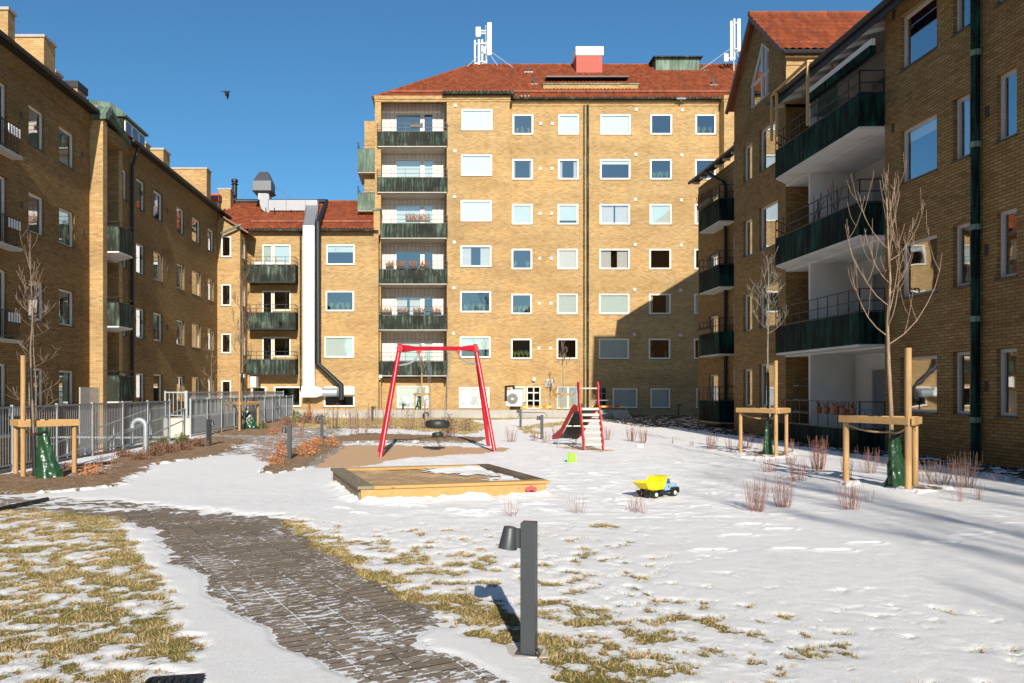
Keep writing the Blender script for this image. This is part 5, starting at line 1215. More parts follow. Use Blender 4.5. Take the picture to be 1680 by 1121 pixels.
for i in range(ns):
    for j in range(ns):
        u_, v_ = i/ns, j/ns; p = n0+ux*u_*LX+uy*v_*LY
        edge = (.92-.42*v_-.10*math.sin(v_*11)); sn = u_ > edge+.05*math.sin(j*1.3) and u_ < .96 and v_ > .08
        f_ = (i*(ns+1)+j, (i+1)*(ns+1)+j, (i+1)*(ns+1)+j+1, i*(ns+1)+j+1); sf[1 if sn else 0].append(f_)
for fl_, nm, mt in ((sf[0],'sand_fill','box_sand'),(sf[1],'snow_patch','snow')):
    mm = MB(); mm.v = [(v[0],v[1],v[2]+(.012 if nm == 'snow_patch' else 0)) for v in m.v]; mm.f = fl_; mm.build(nm, mt, SB, True)
g = n0+ux*2.62-uy*.02; m = MB(); R = random.Random(2)
for k in range(3): m.lathe(g+Vector((k*.05-.05,-.02,.12+.02*(k%2))), [(0,-.03),(.03,-.02),(.035,.01),(.015,.035),(0,.035)], 8)
tag(m.thing('toy_mould', 'pink_plastic', '', '', smooth=True), 'tiny pink sand mould on the snow at the near right sandbox edge', 'toy')

# ---------------------------------------------------------------- slide
sg_ = gp(974,739); SLD = empty('slide', sg_, 'small red playground slide with pale ladder steps', 'slide')
ang = math.radians(11); fx = Vector((math.cos(ang)*.96, math.sin(ang)*.2, 0)).normalized(); fy = Vector((-math.sin(ang), math.cos(ang), 0)); W2 = .26
L3 = lambda s_, y, z: sg_+fx*s_+fy*y+Vector((0,0,z))
def profile_panel(s0, th, pts, name, mat, par=SLD): return MB().prism([L3(s0, y, z) for y, z in pts], fx*th).build(name, mat, par, bevel=.006)
def ribbon(cl, wd):                                    # closed outline round a centre line
    up, dn = [], []
    for i, (p, w_) in enumerate(zip(cl, wd)):
        a = cl[max(0, i-1)]; b = cl[min(len(cl)-1, i+1)]; dx, dy = b[0]-a[0], b[1]-a[1]; l = math.hypot(dx, dy); nx, ny = -dy/l, dx/l
        up.append((p[0]+nx*w_, p[1]+ny*w_)); dn.append((p[0]-nx*w_, p[1]-ny*w_))
    return up+dn[::-1]
cl = [(0,.0),(.03,.12),(.04,.28),(.10,.42),(.12,.58),(.18,.72),(.20,.86),(.27,1.0),(.29,1.12),(.34,1.24),(.35,1.36),(.36,1.50),(.38,1.62),(.40,1.74),(.41,1.84)]
wd = [.035,.05,.065,.05,.065,.05,.065,.05,.065,.05,.045,.05,.075,.085,.05]
for s_ in (-1, 1): profile_panel(s_*W2-.02, .04, ribbon(cl, wd), 'ladder_side', 'red_panel')
for k in range(7):
    z = .12+.158*k; y = .03+.035*k*1.05; MB().hexa([L3(-W2+.025,y-.02,z), L3(W2-.025,y-.02,z), L3(W2-.025,y+.07,z+.0), L3(-W2+.025,y+.07,z)], [L3(-W2+.025,y-.02,z+.068), L3(W2-.025,y-.02,z+.068), L3(W2-.025,y+.07,z+.068), L3(-W2+.025,y+.07,z+.068)]).build('step', 'step_grey', SLD, bevel=.008)
MB().tube([L3(-W2,.39,1.66), L3(W2,.39,1.66)], .022, 10).build('handle_bar', 'step_grey', SLD)
bd = [(.32,1.10),(.60,1.08),(.80,.98),(1.2,.66),(1.55,.38),(1.85,.25),(2.2,.22)]
sh = [0, 0, -.01, -.02, -.04, -.05, -.06]
def bedpt(s_, i, dz=0): return L3(s_+sh[i], bd[i][0], bd[i][1]+dz)
m = MB()
for i in range(len(bd)-1): m.hexa([bedpt(-W2+.03,i,-.03), bedpt(W2-.03,i,-.03), bedpt(W2-.03,i+1,-.03), bedpt(-W2+.03,i+1,-.03)], [bedpt(-W2+.03,i), bedpt(W2-.03,i), bedpt(W2-.03,i+1), bedpt(-W2+.03,i+1)])
m.build('slide_bed', 'black_plastic', SLD)
for s_ in (-W2-.05, W2+.02):
    m = MB(); n = len(bd)
    for i in range(n-1):
        lo0, hi0, lo1, hi1 = -.06, .14, -.06, .14
        if i == 0: hi0 = .06
        if i+1 == n-1: hi1 = .06
        m.hexa([bedpt(s_,i,lo0), bedpt(s_+.03,i,lo0), bedpt(s_+.03,i+1,lo1), bedpt(s_,i+1,lo1)], [bedpt(s_,i,hi0), bedpt(s_+.03,i,hi0), bedpt(s_+.03,i+1,hi1), bedpt(s_,i+1,hi1)])
    m.build('slide_side', 'red_panel', SLD)
MB().beam(bedpt(-W2-.04,3,-.06), bedpt(W2+.04,3,-.06), .06, .04).build('cross_brace', 'step_grey', SLD)
for i_, s_ in ((5,-W2),(5,W2)):
    p = bedpt(s_, i_, -.05); MB().tube([p, Vector((p.x,p.y,-.03))], .02, 8).build('foot', 'galvanised', SLD)
for s_ in (-W2, W2): MB().tube([L3(s_,.02,.06), L3(s_+.03,.06,-.02), L3(s_,.25,-.03)], .015, 6).build('foot', 'galvanised', SLD)

# ---------------------------------------------------------------- bucket, truck
g = gp(938,760); m = MB(); m.lathe((g.x,g.y,.015), [(.105,0),(.108,.018),(.092,.02),(.088,.12),(.080,.19),(.072,.205),(0,.205)], 20)
bk = empty('bucket', (g.x,g.y,.01), 'lime green toy bucket upside down on the snow', 'bucket'); m.build('bucket_body', 'lime_plastic', bk, True)
m = MB()
for k in range(8): a = k*math.pi/4; m.beam((g.x+.096*math.cos(a),g.y+.096*math.sin(a),.04),(g.x+.078*math.cos(a),g.y+.078*math.sin(a),.21),.022,.02)
m.build('rib', 'lime_plastic', bk)
gt = gp(1064,818); TR = empty('toy_truck', (gt.x,gt.y,ground_z(gt.x,gt.y)), 'big toy dump truck with a yellow tipping bed and blue cab on the snow', 'toy truck')
th_ = math.radians(36); lx = Vector((math.cos(th_), math.sin(th_), 0)); ly = Vector((-math.sin(th_), math.cos(th_), 0)); zg = ground_z(gt.x,gt.y)-.012
T3 = lambda x, y, z: Vector((gt.x,gt.y,zg))+lx*x+ly*y+Vector((0,0,z))
def tb_(name, mat, pts, y0, y1, par=TR, bevel=.004, sm_=False): return MB().prism([T3(x, y0, z) for x, z in pts], ly*(y1-y0)).build(name, mat, par, sm_, bevel)
TRx = .0
for x in (.0, .51):
    for y in (-.135, .135):
        c = T3(x, y, .072); m = MB(); m.lathe((0,0,0), [(0,-.03),(.035,-.03),(.055,-.032),(.072,-.022),(.074,0),(.072,.022),(.055,.032),(.035,.03),(0,.03)], 24, 'y')
        RM = Matrix.Rotation(th_, 3, 'Z'); m.v = [tuple(c+RM @ Vector(v)) for v in m.v]; wh = m.build('wheel', 'black_plastic', TR, True)
        for sd in (-1, 1):
            m = MB(); m.lathe((0,0,0), [(.012,.032*sd),(.014,.040*sd),(.034,.038*sd),(.036,.031*sd),(.0,.031*sd)], 16, 'y'); m.v = [tuple(c+RM @ Vector(v)) for v in m.v]; m.build('rim', 'rim', wh, True)
tb_('chassis', 'black_plastic', [(-.10,.07),(.60,.07),(.60,.115),(-.10,.115)], -.07, .07)
tb_('rear_skirt', 'black_plastic', [(-.16,.06),(-.09,.06),(-.09,.13),(-.14,.13)], -.15, .15)
tb_('fuel_tank', 'black_plastic', [(.14,.06),(.34,.06),(.34,.11),(.14,.11)], -.13, .13)
cabp = [(.30,.115),(.44,.115),(.44,.16),(.60,.16),(.60,.215),(.455,.235),(.42,.325),(.33,.335),(.30,.33)]
cab = tb_('cab', 'blue_plastic', cabp, -.12, .12, bevel=.008)
for sd in (-1, 1):
    y = .1235*sd; w_ = MB().prism([T3(x, y, z) for x, z in ((.335,.235),(.43,.235),(.405,.315),(.335,.318))], ly*(.002*sd)).build('cab_window', 'glass_dark', cab)
    c = T3(.385, .124*sd, .185); m = MB(); n = 20; m.poly(*[c+lx*.027*math.cos(k*math.tau/n)+Vector((0,0,.027*math.sin(k*math.tau/n))) for k in range(n)]); m.build('emblem', 'orange_mark', cab)
    c = T3(.385, .1255*sd, .18); m = MB(); m.poly(c+lx*-.012+Vector((0,0,.012)), c+lx*.012+Vector((0,0,.012)), c+lx*.006+Vector((0,0,-.012)), c+lx*-.006+Vector((0,0,-.012))); m.build('emblem_mark', 'black_plastic', cab)
MB().prism([T3(.447,-.1,.24),T3(.425,-.1,.315),T3(.428,-.1,.316),T3(.450,-.1,.241)], ly*.2).build('windscreen', 'glass_dark', cab)
tb_('mudguard', 'black_plastic', [(.42,.10),(.435,.15),(.47,.165),(.62,.165),(.645,.15),(.65,.06),(.62,.06),(.60,.115),(.585,.14),(.45,.14),(.44,.10)], -.155, .155)
tb_('grille', 'black_plastic', [(.601,.12),(.612,.12),(.612,.20),(.601,.20)], -.09, .09)
for sd in (-1, 1): MB().lathe(T3(.622, .105*sd, .20), [(0,0),(.02,0),(.02,.02),(0,.02)], 10, 'x').build('headlight', 'rim', TR)
# tipping bed: open hopper with sloped tail, canopy over the cab
m = MB(); inner = .012
out = [(.285,.145),(-.02,.125),(-.12,.175),(-.235,.265),(-.245,.285)]
for sd in (-1, 1):
    y = .15*sd; yb_ = .10*sd
    pts_t = [(-.245,.285),(.0,.275),(.02,.30),(.30,.305)]
    m.hexa([T3(-.13,yb_,.165),T3(.0,yb_,.13),T3(.285,yb_,.145),T3(.29,yb_,.16)][:4], [T3(-.13,yb_-.01*sd,.17),T3(.0,yb_-.01*sd,.137),T3(.285,yb_-.01*sd,.15),T3(.29,yb_-.01*sd,.165)])
    m.prism([T3(-.13,yb_,.165),T3(0,yb_,.13),T3(.285,yb_,.145),T3(.30,y,.305),T3(.02,y,.275),T3(-.245,y,.285)], ly*(-.012*sd))
    for x in (.03,.09,.15,.21): m.beam(T3(x,yb_+.004*sd,.14), T3(x+.01,y+.004*sd,.272), .014, .012)
    m.beam(T3(-.245,y,.285), T3(.02,y,.278), .018, .012).beam(T3(.02,y,.278), T3(.30,y,.306), .018, .012)
m.poly(T3(-.13,-.10,.165),T3(0,-.10,.13),T3(0,.10,.13),T3(-.13,.10,.165)).poly(T3(0,-.10,.13),T3(.285,-.10,.145),T3(.285,.10,.145),T3(0,.10,.13)).poly(T3(-.13,-.10,.165),T3(-.245,-.15,.285),T3(-.265,0,.275),T3(-.245,.15,.285),T3(-.13,.10,.165))
m.poly(T3(.285,-.10,.145),T3(.30,-.15,.355),T3(.30,.15,.355),T3(.285,.10,.145)).poly(T3(.285,-.15,.29),T3(.20,-.15,.345),T3(.30,-.15,.355)).poly(T3(.285,.15,.29),T3(.20,.15,.345),T3(.30,.15,.355))
for sd in (-1,1): m.poly(T3(.30,.15*sd,.30),T3(.16,.15*sd,.29),T3(.17,.15*sd,.352),T3(.30,.15*sd,.358))
m.hexa([T3(.295,-.15,.352),T3(.44,-.14,.352),T3(.44,.14,.352),T3(.295,.15,.352)], [T3(.295,-.15,.362),T3(.44,-.14,.362),T3(.44,.14,.362),T3(.295,.15,.362)])
m.build('tipping_bed', 'yellow_plastic', TR); TR.scale = (.86, .86, .86)

# ---------------------------------------------------------------- cane vents, air conditioners, barriers
def cane(g, h, r, dx, label):
    m = MB(); R_ = abs(dx)/2; pts = [Vector((g.x,g.y,-.05)), Vector((g.x,g.y,h-R_))]
    for k in range(1, 13): a = math.pi*k/12*1.08; pts.append(Vector((g.x+math.copysign(R_, dx)*(1-math.cos(a)), g.y, h-R_+R_*math.sin(a))))
    m.tube(pts, r, 14, False)
    for z in (.25, .5): m.tube([(g.x,g.y,z),(g.x,g.y,z+.015)], r+.006, 14)
    return m.thing('vent_pipe', 'galvanised', '', '', smooth=True)
g = gp(239,749); tag(cane(g, .89, .062, -.32, ''), 'bent galvanised cane vent pipe in the near left bed', 'vent pipe')
g = gp(697,688); tag(cane(g, 1.15, .05, .30, ''), 'small pale cane vent pipe before the raised bed behind the swing', 'vent pipe')
def ac(x0, x1, z0, z1, y, dep, label, fan='-y', par=None):
    t = empty('air_conditioner', ((x0+x1)/2, y, z0), label, 'air conditioner'); MB().box(x0,x1,y-dep/2,y+dep/2,z0,z1).build('casing', 'ac_white', t, bevel=.02)
    if fan == '-y':
        c = Vector((x0+(x1-x0)*.40, y-dep/2-.002, (z0+z1)/2-.02)); r = min(x1-x0, z1-z0)*.36
        MB().lathe(c, [(r,0),(r*.96,-.03),(r*.9,-.03),(r*.9,0)], 24, 'y').build('fan_ring', 'duct_grey', t)
        MB().lathe(c, [(0,-.004),(r*.9,-.004),(r*.9,-.001),(0,-.001)], 24, 'y').build('fan_recess', 'dark_metal', t)
        m = MB()
        for k in range(3): m.tube([c+Vector((r*(.35+.22*k)*math.cos(a*.4),-.02,r*(.35+.22*k)*math.sin(a*.4))) for a in range(17)], .012, 4, False)
        m.lathe(c, [(0,-.03),(.08,-.03),(.08,-.005),(0,-.005)], 12, 'y').build('fan_guard', 'ac_white', t)
    m = MB()
    for x in (x0+.08, x1-.14): m.box(x,x+.06,y-dep/2,y+dep/2+.35,z0-.06,z0-.003)
    m.build('bracket', 'dark_metal', t); return t
t = ac(hx(830,50.3), hx(857,50.3), hz(667,50.3), hz(641,50.3), 50.55, .4, 'white wall air conditioner with a round fan left of the glazed door')
MB().tube([at(830,658,50.4), at(830,634,50.4), at(843,634,50.4), at(843,637,50.6)], .09, 8).build('pipe_duct', 'dark_metal', t)
ac(hx(411,48.2), hx(421,48.2), hz(636,48.2), hz(618,48.2), 48.4, .7, 'white air conditioner box on brackets under the lowest balcony of the low house', 'x')
def barrier(x0, x1, d, label, boarded=True):
    h = 1.05; zg = .0; t = empty('barrier', ((x0+x1)/2, d, zg), label, 'barrier')
    pts = [Vector((x0,d,zg)), Vector((x0,d,zg+h-.25)), Vector((x0+.1,d,zg+h-.05)), Vector((x0+.25,d,zg+h)), Vector((x1-.25,d,zg+h)), Vector((x1-.1,d,zg+h-.05)), Vector((x1,d,zg+h-.25)), Vector((x1,d,zg))]
    MB().tube(pts, .02, 6).tube([(x0,d,zg+.3),(x1,d,zg+.3)], .015, 6).build('frame', 'galvanised', t)
    MB().box(x0+.06,x1-.1,d-.05,d-.02,zg+h-.40,zg+h-.31).build('board', 'tape_yellow', t)
    n = 3
    for k in range(n): a = x0+.3+(x1-x0-.5)*k/n; MB().box(a,a+(x1-x0)*.14,d-.055,d-.0501,zg+h-.399,zg+h-.311).build('red_stripe', 'tape_red', t)
    return t
barrier(hx(857,44.5), hx(907,44.5), 44.5, 'tube barrier with a red and yellow striped board before the glazed door')
barrier(hx(970,44.9), hx(1028,44.9), 44.9, 'tube barrier with a striped board in the shade right of the slide')
# small lamps, cameras on walls
tag(MB().lathe(at(876,622,51.0), [(0,-.16),(.1,-.14),(.13,-.05),(.13,.05),(.08,.1),(0,.1)], 12).thing('wall_lamp', 'white_paint', '', '', smooth=True), 'round white wall lamp above the glazed door', 'wall lamp')
for (px, py, d, lab) in ((623,618,50.1,'white security camera box at the foot of the balcony column'),(397,617,47.6,'white floodlight box on the corner of the low house bay')): p = at(px,py,d); tag(MB().box(p.x-.15,p.x+.15,p.y-.1,p.y+.28,p.z-.1,p.z+.1).box(p.x-.04,p.x+.04,p.y-.02,p.y+.02,p.z-.2,p.z-.1).thing('wall_lamp', 'white_paint', '', '', bevel=.02), lab, 'wall lamp')
# drain channel, hose
a = gp(244,1112); m = MB().hexa([gp(240,1150), gp(345,1150), gp(339,1110), gp(249,1116)], [v+Vector((0,0,.02)) for v in (gp(240,1150), gp(345,1150), gp(339,1110), gp(249,1116))])
dg = empty('drain_cover', gp(290,1125), 'black drain cover in the grass edge at the bottom left', 'drain cover'); m.build('cover', 'black_plastic', dg)
m = MB()
for k in range(8):
    p = gp(250+k*12,1118); m.beam(p+Vector((0,-.02,.024)), p+Vector((0,-.12,.024)), .02, .01)
m.build('grate', 'dark_metal', dg)
pts = [gp(-60,846,.02), gp(-20,840,.03), gp(10,833,.035), gp(40,827,.035), gp(78,819,.03)]; tag(MB().tube(pts, .03, 8).thing('hose', 'black_plastic', '', '', smooth=True), 'black hose end lying on the paving at the left edge', 'hose')
# bird
B = at(372,152,32); bd_ = empty('bird', B, 'black crow flying in the blue sky above the low house', 'bird')
m = MB(); m.tube([B+Vector(v) for v in ((-.14,0,.03),(-.08,0,.03),(0,0,.02),(.08,0,.02),(.12,0,.035),(.15,0,.03))], [.02,.035,.045,.04,.025,.006], 8).prism([B+Vector(v) for v in ((-.12,-.02,.03),(-.22,-.04,.04),(-.22,.05,.035))], (0,0,.006)); m.build('body', 'bird', bd_, True)
for s_ in (-1, 1): MB().prism([B+Vector(v) for v in ((.07,s_*.03,.03),(-.06,s_*.03,.03),(-.05,s_*.12,-.10),(-.03,s_*.16,-.20),(.0,s_*.17,-.22),(.06,s_*.12,-.09))], (.004,0,.006)).build('wing', 'bird', bd_)
# ---------------------------------------------------------------- shrubs
def stems(px, py, hp, wp, n, label, mat='twig_red', seed=0, name='dogwood_shrub', grp='red stemmed dogwood clumps in the snow', up=True, cat='shrub'):
    R = random.Random(seed*7+int(px)); g = gp(px, py); d = g.y; h = hp*d/F*1.05; w_ = wp*d/F/2; m = MB(); r = max(.0022, .00022*d)
    for k in range(int(n*.9)):
        a = R.uniform(0, 6.28); q = math.sqrt(R.random()); x0 = g.x+w_*.62*q*math.cos(a); y0 = g.y+w_*.5*q*math.sin(a); z0 = ground_z(x0, y0)-.02
        l = h*(.5+.5*R.random()**.6); tx = w_*.55*q*math.cos(a)+R.uniform(-.06,.06)*l; ty = w_*.4*q*math.sin(a)+R.uniform(-.06,.06)*l
        b1, b2 = R.uniform(-.03,.03)*l, R.uniform(-.03,.03)*l
        pts = [Vector((x0,y0,z0)), Vector((x0+tx*.5+b1,y0+ty*.5,z0+l*.35)), Vector((x0+tx*.85+b2,y0+ty*.8,z0+l*.7)), Vector((x0+tx,y0+ty,z0+l))]
        m.tube(pts, [r,r*.9,r*.75,r*.5], 3, False)
        if R.random() < .4 and h > .3: s_ = pts[1]; m.tube([s_, s_+Vector((R.uniform(-.05,.05),R.uniform(-.04,.04),l*.4))], [r*.7,r*.4], 3, False)
    o = m.thing(name, mat, '', ''); return tag(o, label, cat, grp)
DW = [(837,848,30,26,16,'nearest small dogwood tuft right below the sandbox, left of the bollard'),
 (950,843,34,34,16,'small dogwood tuft right of the nearest bollard, below the sandbox corner'),
 (1042,841,36,24,20,'thin dogwood tuft just below the toy truck, left half of a pair'),(1058,843,30,14,7,'very thin dogwood tuft just below the toy truck, right half of a pair'),
 (1240,840,62,42,60,'tall dogwood clump nearest the camera, left of a tall pair'),(1285,834,58,34,60,'tall dogwood clump nearest the camera, right of a tall pair'),
 (1395,838,52,46,55,'broad dogwood clump under the left leg of the nearest stake frame'),(1427,826,26,26,8,'faint dogwood tuft right of the clump under the nearest stake frame'),
 (1576,824,30,28,14,'short red dogwood tuft at the right, below the dark clumps'),(1604,821,34,18,14,'thin red dogwood tuft at the far right, below the dark clumps'),
 (1262,776,30,30,30,'small dark dogwood tuft under the middle stake frame'),(1310,790,40,34,45,'dogwood clump between the two right stake frames, lower one'),
 (1343,772,56,32,60,'tall dogwood clump between the two right stake frames, upper one'),(1340,776,26,28,20,'short dogwood tuft in front of the tall one between the right stake frames'),
 (1425,778,46,34,34,'dogwood clump seen inside the nearest stake frame'),(1391,790,50,24,22,'dogwood clump against the left leg of the nearest stake frame'),
 (1508,795,30,20,16,'dogwood tuft just right of the nearest green bag'),
 (1295,764,24,22,22,'small dogwood tuft right of the middle stake frame foot'),(1302,745,24,14,14,'dogwood tuft behind the right leg of the middle stake frame'),
 (1167,738,28,20,28,'dogwood clump alone on the snow left of the middle stake frame'),(1200,742,26,22,18,'dogwood clump at the left leg of the middle stake frame'),
 (1225,738,28,22,24,'dogwood clump inside the middle stake frame, left side'),(1250,741,24,16,12,'dogwood tuft inside the middle stake frame by the bag'),
 (1135,732,9,9,8,'tiny red twig tuft on the open snow right of the slide'),(1104,729,11,9,6,'tiny red twig tuft nearer the slide on the open snow'),
 (1036,725,26,16,32,'dogwood clump right of the slide, left of a pair'),(1055,728,26,15,32,'dogwood clump right of the slide, right of a pair'),
 (998,723,24,18,18,'dogwood clump just behind the slide ladder'),(840,726,26,22,22,'dogwood clump right of the swing legs'),
 (877,724,22,14,16,'dogwood clump left of the bollard by the slide'),(895,727,22,16,16,'dogwood clump at the foot of the bollard by the slide'),(912,718,22,18,16,'dogwood clump left of the slide side panel'),
 (937,722,14,10,8,'small dogwood tuft under the slide')]
for i, (px, py, hp, wp, n, lab) in enumerate(DW): stems(px, py, hp, wp, n, lab, 'twig_red', i)
stems(1540, 797, 44, 48, 60, 'dark brown twig clump right of the nearest stake frame, left one', 'twig_brown', 90, grp='dark twig clumps by the right row')
stems(1583, 802, 60, 46, 70, 'dark brown twig clump at the right, taller and denser than its neighbour', 'twig_brown', 91, grp='dark twig clumps by the right row')
for i, (px, py, hp, wp) in enumerate(((1525,775,22,50),(1590,780,20,60),(1650,792,18,50),(1460,765,18,40))):
    stems(px, py, hp, wp, 26, ['low dead twigs at the shaded wall foot behind the nearest stake frame','low dead twigs at the shaded wall foot above the dark clumps','low dead twigs at the right edge by the wall foot','low dead twigs at the wall foot behind the green bag'][i], 'twig_brown', 100+i, grp='dead twigs by the wall')
def leafy(px, py, hp, wp, label, mat, seed, n=260, name='low_shrub', twigs='twig_brown', cat='shrub', ls=1.0, grp=None):
    R = random.Random(seed); g = gp(px, py); d = g.y; h = hp*d/F; w_ = wp*d/F/2
    t = empty(name, (g.x,g.y,0), label, cat, grp); m = MB(); tw = MB(); r = max(.002,.0003*d)
    for k in range(int(10+w_*20)):
        a = R.uniform(0,6.28); q = math.sqrt(R.random()); l = h*R.uniform(.6,1); tw.tube([(g.x+w_*.7*q*math.cos(a),g.y+w_*.5*q*math.sin(a),-.01),(g.x+w_*q*math.cos(a),g.y+w_*.7*q*math.sin(a),l)], [r,r*.5], 3, False)
    nl = int(n); s0 = max(.010, .0008*d)*ls
    for k in range(nl):
        a = R.uniform(0,6.28); q = R.random()**.5; cl_ = .75+.35*math.sin(3*a+seed)+.2*math.sin(7*a)
        p = Vector((g.x+w_*q*cl_*math.cos(a), g.y+w_*.7*q*cl_*math.sin(a), h*(.12+.88*R.random()*(1-.45*q*q))))
        u = Vector((R.uniform(-1,1),R.uniform(-1,1),R.uniform(-1,1))).normalized(); v = u.cross(Vector((R.uniform(-1,1),R.uniform(-1,1),R.uniform(-1,1)))).normalized(); s_ = s0*R.uniform(.6,1.5)
        m.poly(p-u*s_*1.3, p+v*s_*.7, p+u*s_*1.3, p-v*s_*.7)
    tw.build('twigs', twigs, t); m.build('leaves', mat, t); return t
OR = 'orange-leaved low shrubs'
for a in ((450,764,20,30,'yellow orange shrub at the tip of the middle bed, right clump','leaf_orange',1,330),(462,752,34,26,'yellow orange leafy shrub at the foot of the middle bollard','leaf_orange',2,360),
 (500,750,30,34,'reddish orange shrub right of the middle bollard','leaf_orange',3,420),(515,742,26,24,'orange shrub left of the play sand corner','leaf_orange',4,300),
 (521,734,20,20,'rust coloured shrub behind the orange ones','leaf_orange',5,220),(545,735,20,22,'bright orange shrub at the far end of the middle bed','leaf_orange',6,280),
 (450,713,14,20,'small orange shrub in the bed before the farther fence','leaf_orange',7,200),(150,782,24,40,'yellowish shrub beside the right leg of the far left stake frame','leaf_orange',8,420),
 (112,772,16,22,'small yellowish plant behind the far left stake frame leg','leaf_orange',9,180)): leafy(a[0],a[1],a[2],a[3],a[4],a[5],a[6],a[7],grp=OR)
BR = 'withered brown plants in the left bed'
for i, (px, py, hp, wp) in enumerate(((205,752,16,40),(228,757,18,34),(252,750,22,36),(275,746,20,36),(300,741,18,34),(325,735,16,36),(262,738,14,40),(300,730,12,40))):
    leafy(px,py,hp,wp,['withered brown plants left of the cane vent pipe','withered brown clump at the left foot of the cane vent pipe','withered brown clump at the right foot of the cane vent pipe','brown clump second right of the cane vent pipe','brown clump third right of the cane vent pipe','brown clump at the right end of the near bed','brown clump behind the cane vent pipe','brown clump beneath the fence opening'][i],'leaf_brown',20+i,520,grp=BR)
for i, (px, py, hp, wp) in enumerate(((242,744,24,18),(268,736,20,26),(298,731,22,28))):
    leafy(px,py,hp,wp,['green shrub directly behind the cane vent pipe','green shrub right of the cane vent pipe','green shrub below the fence opening'][i],'leaf_green',40+i,360,grp='evergreen shrubs along the near fence')
for i, (px, py, hp, wp, mt) in enumerate(((488,694,20,30,'leaf_green'),(505,696,20,24,'leaf_brown'),(525,697,20,28,'leaf_brown'),(470,699,16,20,'leaf_brown'),(506,690,20,16,'leaf_orange'),(430,705,14,18,'leaf_green'))):
    leafy(px,py,hp,wp,['green shrub at the end of the farther fence','brown clump right of the farther fence end','brown clump nearest the olive lawn by the fence end','small brown clump in front of the farther fence','orange tinted shrub among the clumps at the farther fence end','green plant right of the bag before the farther fence'][i],mt,50+i,260,grp='mixed shrubs at the farther fence end')
for i, (px, py, hp, wp) in enumerate(((736,715,38,32),(590,716,50,50),(764,708,24,30))):
    leafy(px,py,hp,wp,['brown leafed bush behind the tyre seat','spindly twig bush left behind the left swing leg','pale twiggy tuft at the round tip of the olive lawn'][i],'leaf_brown',60+i,[420,60,90][i],name='twiggy_bush')
TG = 'twiggy climbers along the wire at the back path'
for i, px in enumerate((545,575,610,640,672,700)):
    leafy(px,704,44,30,'thin twig climber on the wire, %s' % ['left end by the path bollard','second from the path bollard','before the far left bollard','left of the left swing leg','just right of the left swing leg','left of the tyre seat'][i],'leaf_brown',70+i,40,name='twig_climber',grp=TG)
for i, (px, py, hp, wp) in enumerate(((455,752,70,40),(430,758,46,30),(170,775,40,40),(490,718,44,30))):
    stems(px,py,hp,wp,22,['bare reddish twigs rising round the middle bollard','bare thin twigs left of the middle bollard','bare reddish twigs between the far left frame and the fence','bare reddish twigs by the path bollard'][i],'twig_red',80+i,name='bare_shrub',grp='bare shrubs in the beds')
# ---------------------------------------------------------------- flower boxes, pots, things on the balconies
def box_plant(a, b, h, mat, label, seed, leaf='leaf_brown', lh=.25, grp=None, name='flower_box', nl=60):
    a, b = Vector(a), Vector(b); t = empty(name, (a+b)/2, label, 'flower box', grp); u = (b-a).normalized(); v = Vector((-u.y,u.x,0))*.08
    MB().hexa([a+v*.8,b+v*.8,b-v*.8,a-v*.8], [a+v+Vector((0,0,h)),b+v+Vector((0,0,h)),b-v+Vector((0,0,h)),a-v+Vector((0,0,h))]).build('trough', mat, t)
    R = random.Random(seed); m = MB()
    for k in range(nl):
        p = a.lerp(b, R.random())+v*R.uniform(-.8,.8)+Vector((0,0,h*.9)); q = p+Vector((R.uniform(-.12,.12),R.uniform(-.1,.1),lh*R.uniform(.3,1))); m.tube([p,q],[.008,.014],3,False)
    if nl: m.build('plants', leaf, t)
    return t
yq = DB-.24
def row(k): return hz(218+75*k, DB)
for i, (x0, x1) in enumerate(((633,646),(651,664),(671,684),(689,703))): box_plant((hx(x0,yq),yq,row(3)+.02),(hx(x1,yq),yq,row(3)+.02),.17,'black_plastic','dark flower box on the fourth balcony rail down, %s' % ['leftmost of four','second from left','third from left','rightmost of four'][i],i,grp='flower boxes on the tall house, fourth balcony',lh=.4)
for i, (x0, x1) in enumerate(((624,643),(652,670),(678,696),(706,724))): box_plant((hx(x0,yq),yq,row(4)+.02),(hx(x1,yq),yq,row(4)+.02),.17,'black_plastic','dark flower box on the fifth balcony rail down, %s' % ['leftmost of four','second from left','third from left','rightmost of four'][i],10+i,grp='flower boxes on the tall house, fifth balcony',lh=.35)
box_plant((hx(673,yq),yq,row(0)+.25),(hx(694,yq),yq,row(0)+.25),.2,'black_plastic','single dark flower box on the topmost balcony rail',30,lh=.15)
box_plant((hx(666,yq),yq,row(2)+.1),(hx(706,yq),yq,row(2)+.1),.1,'wood_dark','withered plants over the rail of the third balcony down',31,lh=.5,nl=110)
for i, px in enumerate((423.5,442,461)): box_plant((hx(px-5.5,48.4),48.42,hz(434,48.4)),(hx(px+5.5,48.4),48.42,hz(434,48.4)),.15,'white_paint','white flower box on the top balcony of the low house, %s' % ['left one','middle one','right one'][i],40+i,grp='white flower boxes on the low house',lh=.12,nl=14)
for i, (z, lab) in enumerate(((9.95,'dried plants in a rail box on the topmost balcony of the far right house'),(4.15,'dark flower box on the third balcony down of the far right house'))): box_plant((12.3,35.0,z),(12.3,36.7,z),.2,'wood_dark',lab,50+i,lh=.5 if i == 0 else .15,nl=160)
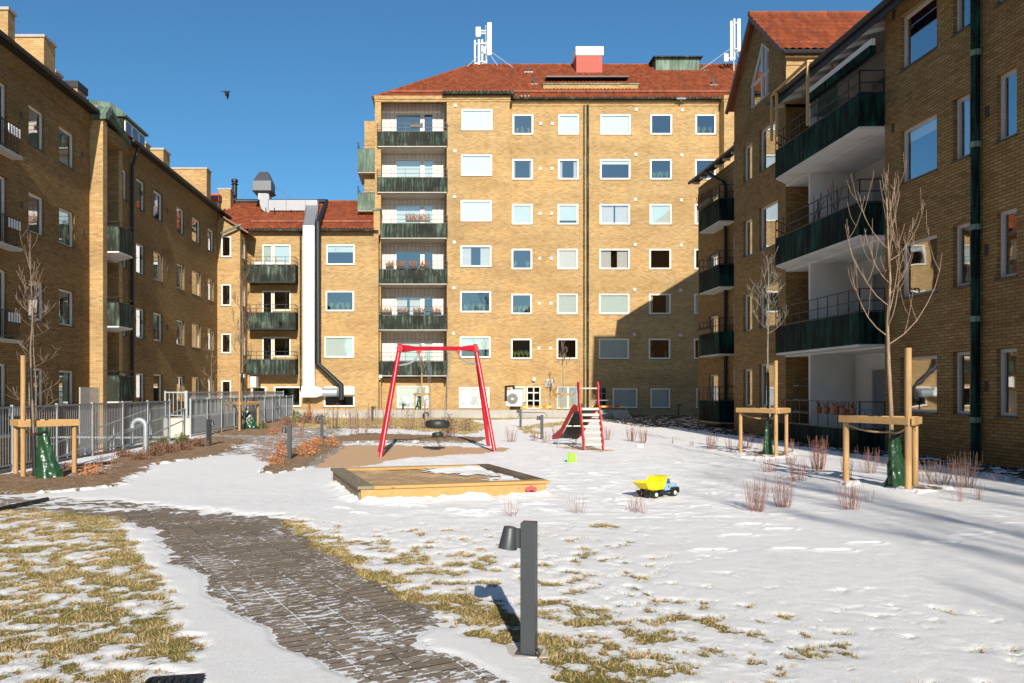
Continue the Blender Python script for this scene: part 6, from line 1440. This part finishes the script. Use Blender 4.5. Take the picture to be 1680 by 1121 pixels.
for k, (px, lab) in enumerate(((1343,'terracotta pot on the ground loggia rail, leftmost'),(1356,'terracotta pot on the ground loggia rail, second from left'),(1370,'largest terracotta pot on the ground loggia rail'),(1384,'terracotta pot on the ground loggia rail, second from right'),(1398,'terracotta pot on the ground loggia rail, rightmost'))):
    y = F*11.42/(px-CX); s_ = 1.3 if k == 2 else 1.0; z = .92; t = empty('flower_pot', (11.42,y,z), lab, 'flower pot', 'terracotta pots in the ground loggia')
    MB().lathe((11.42,y,z), [(0,0),(.075*s_,0),(.105*s_,.16*s_),(.12*s_,.16*s_),(.12*s_,.2*s_),(.10*s_,.2*s_),(.09*s_,.17*s_),(0,.17*s_)], 14).build('pot', 'terracotta', t, True)
    m = MB(); R = random.Random(k)
    for q in range(12): m.tube([(11.42,y,z+.16*s_),(11.42+R.uniform(-.1,.1),y+R.uniform(-.1,.1),z+.2+R.uniform(.02,.22)*s_)],[.006,.012],3,False)
    m.build('plant', 'leaf_brown', t)
p = Vector((12.55,23.2,.12)); t = empty('stool', p, 'pale blue metal stool in the ground loggia', 'stool'); MB().box(p.x-.22,p.x+.22,p.y-.22,p.y+.22,1.02,1.06).build('seat', 'blue_plastic', t)
for sx in (-1, 1):
    for sy in (-1, 1): MB().beam(p+Vector((sx*.22,sy*.22,0)), p+Vector((sx*.19,sy*.19,.9)), .03, .03).build('leg', 'blue_plastic', t)
p = Vector((12.35,26.3,.12)); t = empty('shelf', p, 'dark iron shelf rack with pale shelves in the shade of the ground loggia', 'shelf')
for x in (-.3,.38): MB().tube([p+Vector((x,0,0)), p+Vector((x,0,2.0))], .02, 6).build('shelf_post', 'dark_metal', t)
for z in (.9,1.3,1.75): MB().box(p.x-.3,p.x+.38,p.y-.15,p.y+.15,z,z+.03).build('shelf_board', 'duct_grey', t)
for px, z0, sd, lab in ((1338,5.85,3,'dark bare potted climber on the second loggia down'),(1365,5.85,5,'bent bare branch standing in the second loggia down')):
    R = random.Random(sd); y = F*12.0/(px-CX); m = MB()
    for k in range(5): m.tube([(12.0,y,z0),(12.0+R.uniform(-.1,.1),y+R.uniform(-.15,.15),z0+.9),(12.0+R.uniform(-.2,.2),y+R.uniform(-.5,.3),z0+1.5+R.uniform(0,.6))],[.03,.02,.012],5)
    tag(m.thing('potted_climber', 'twig_brown', '', ''), lab, 'plant')
tag(MB().box(hx(567,47),hx(567,47)+.4,45.8,46.0,.0,.2).thing('stone_block', 'concrete_pale', '', ''), 'small pale stone block lying on the snow edge before the low wall', 'stone')
p = gp(1050,735); m = MB(); m.lathe((p.x,p.y,-.01), [(0,0),(.09,0),(.11,.04),(.09,.09),(.05,.11),(0,.11)], 9); tag(m.thing('snow_lump', 'snow', '', '', smooth=True), 'loose white lump of snow right of the slide', 'snow lump')
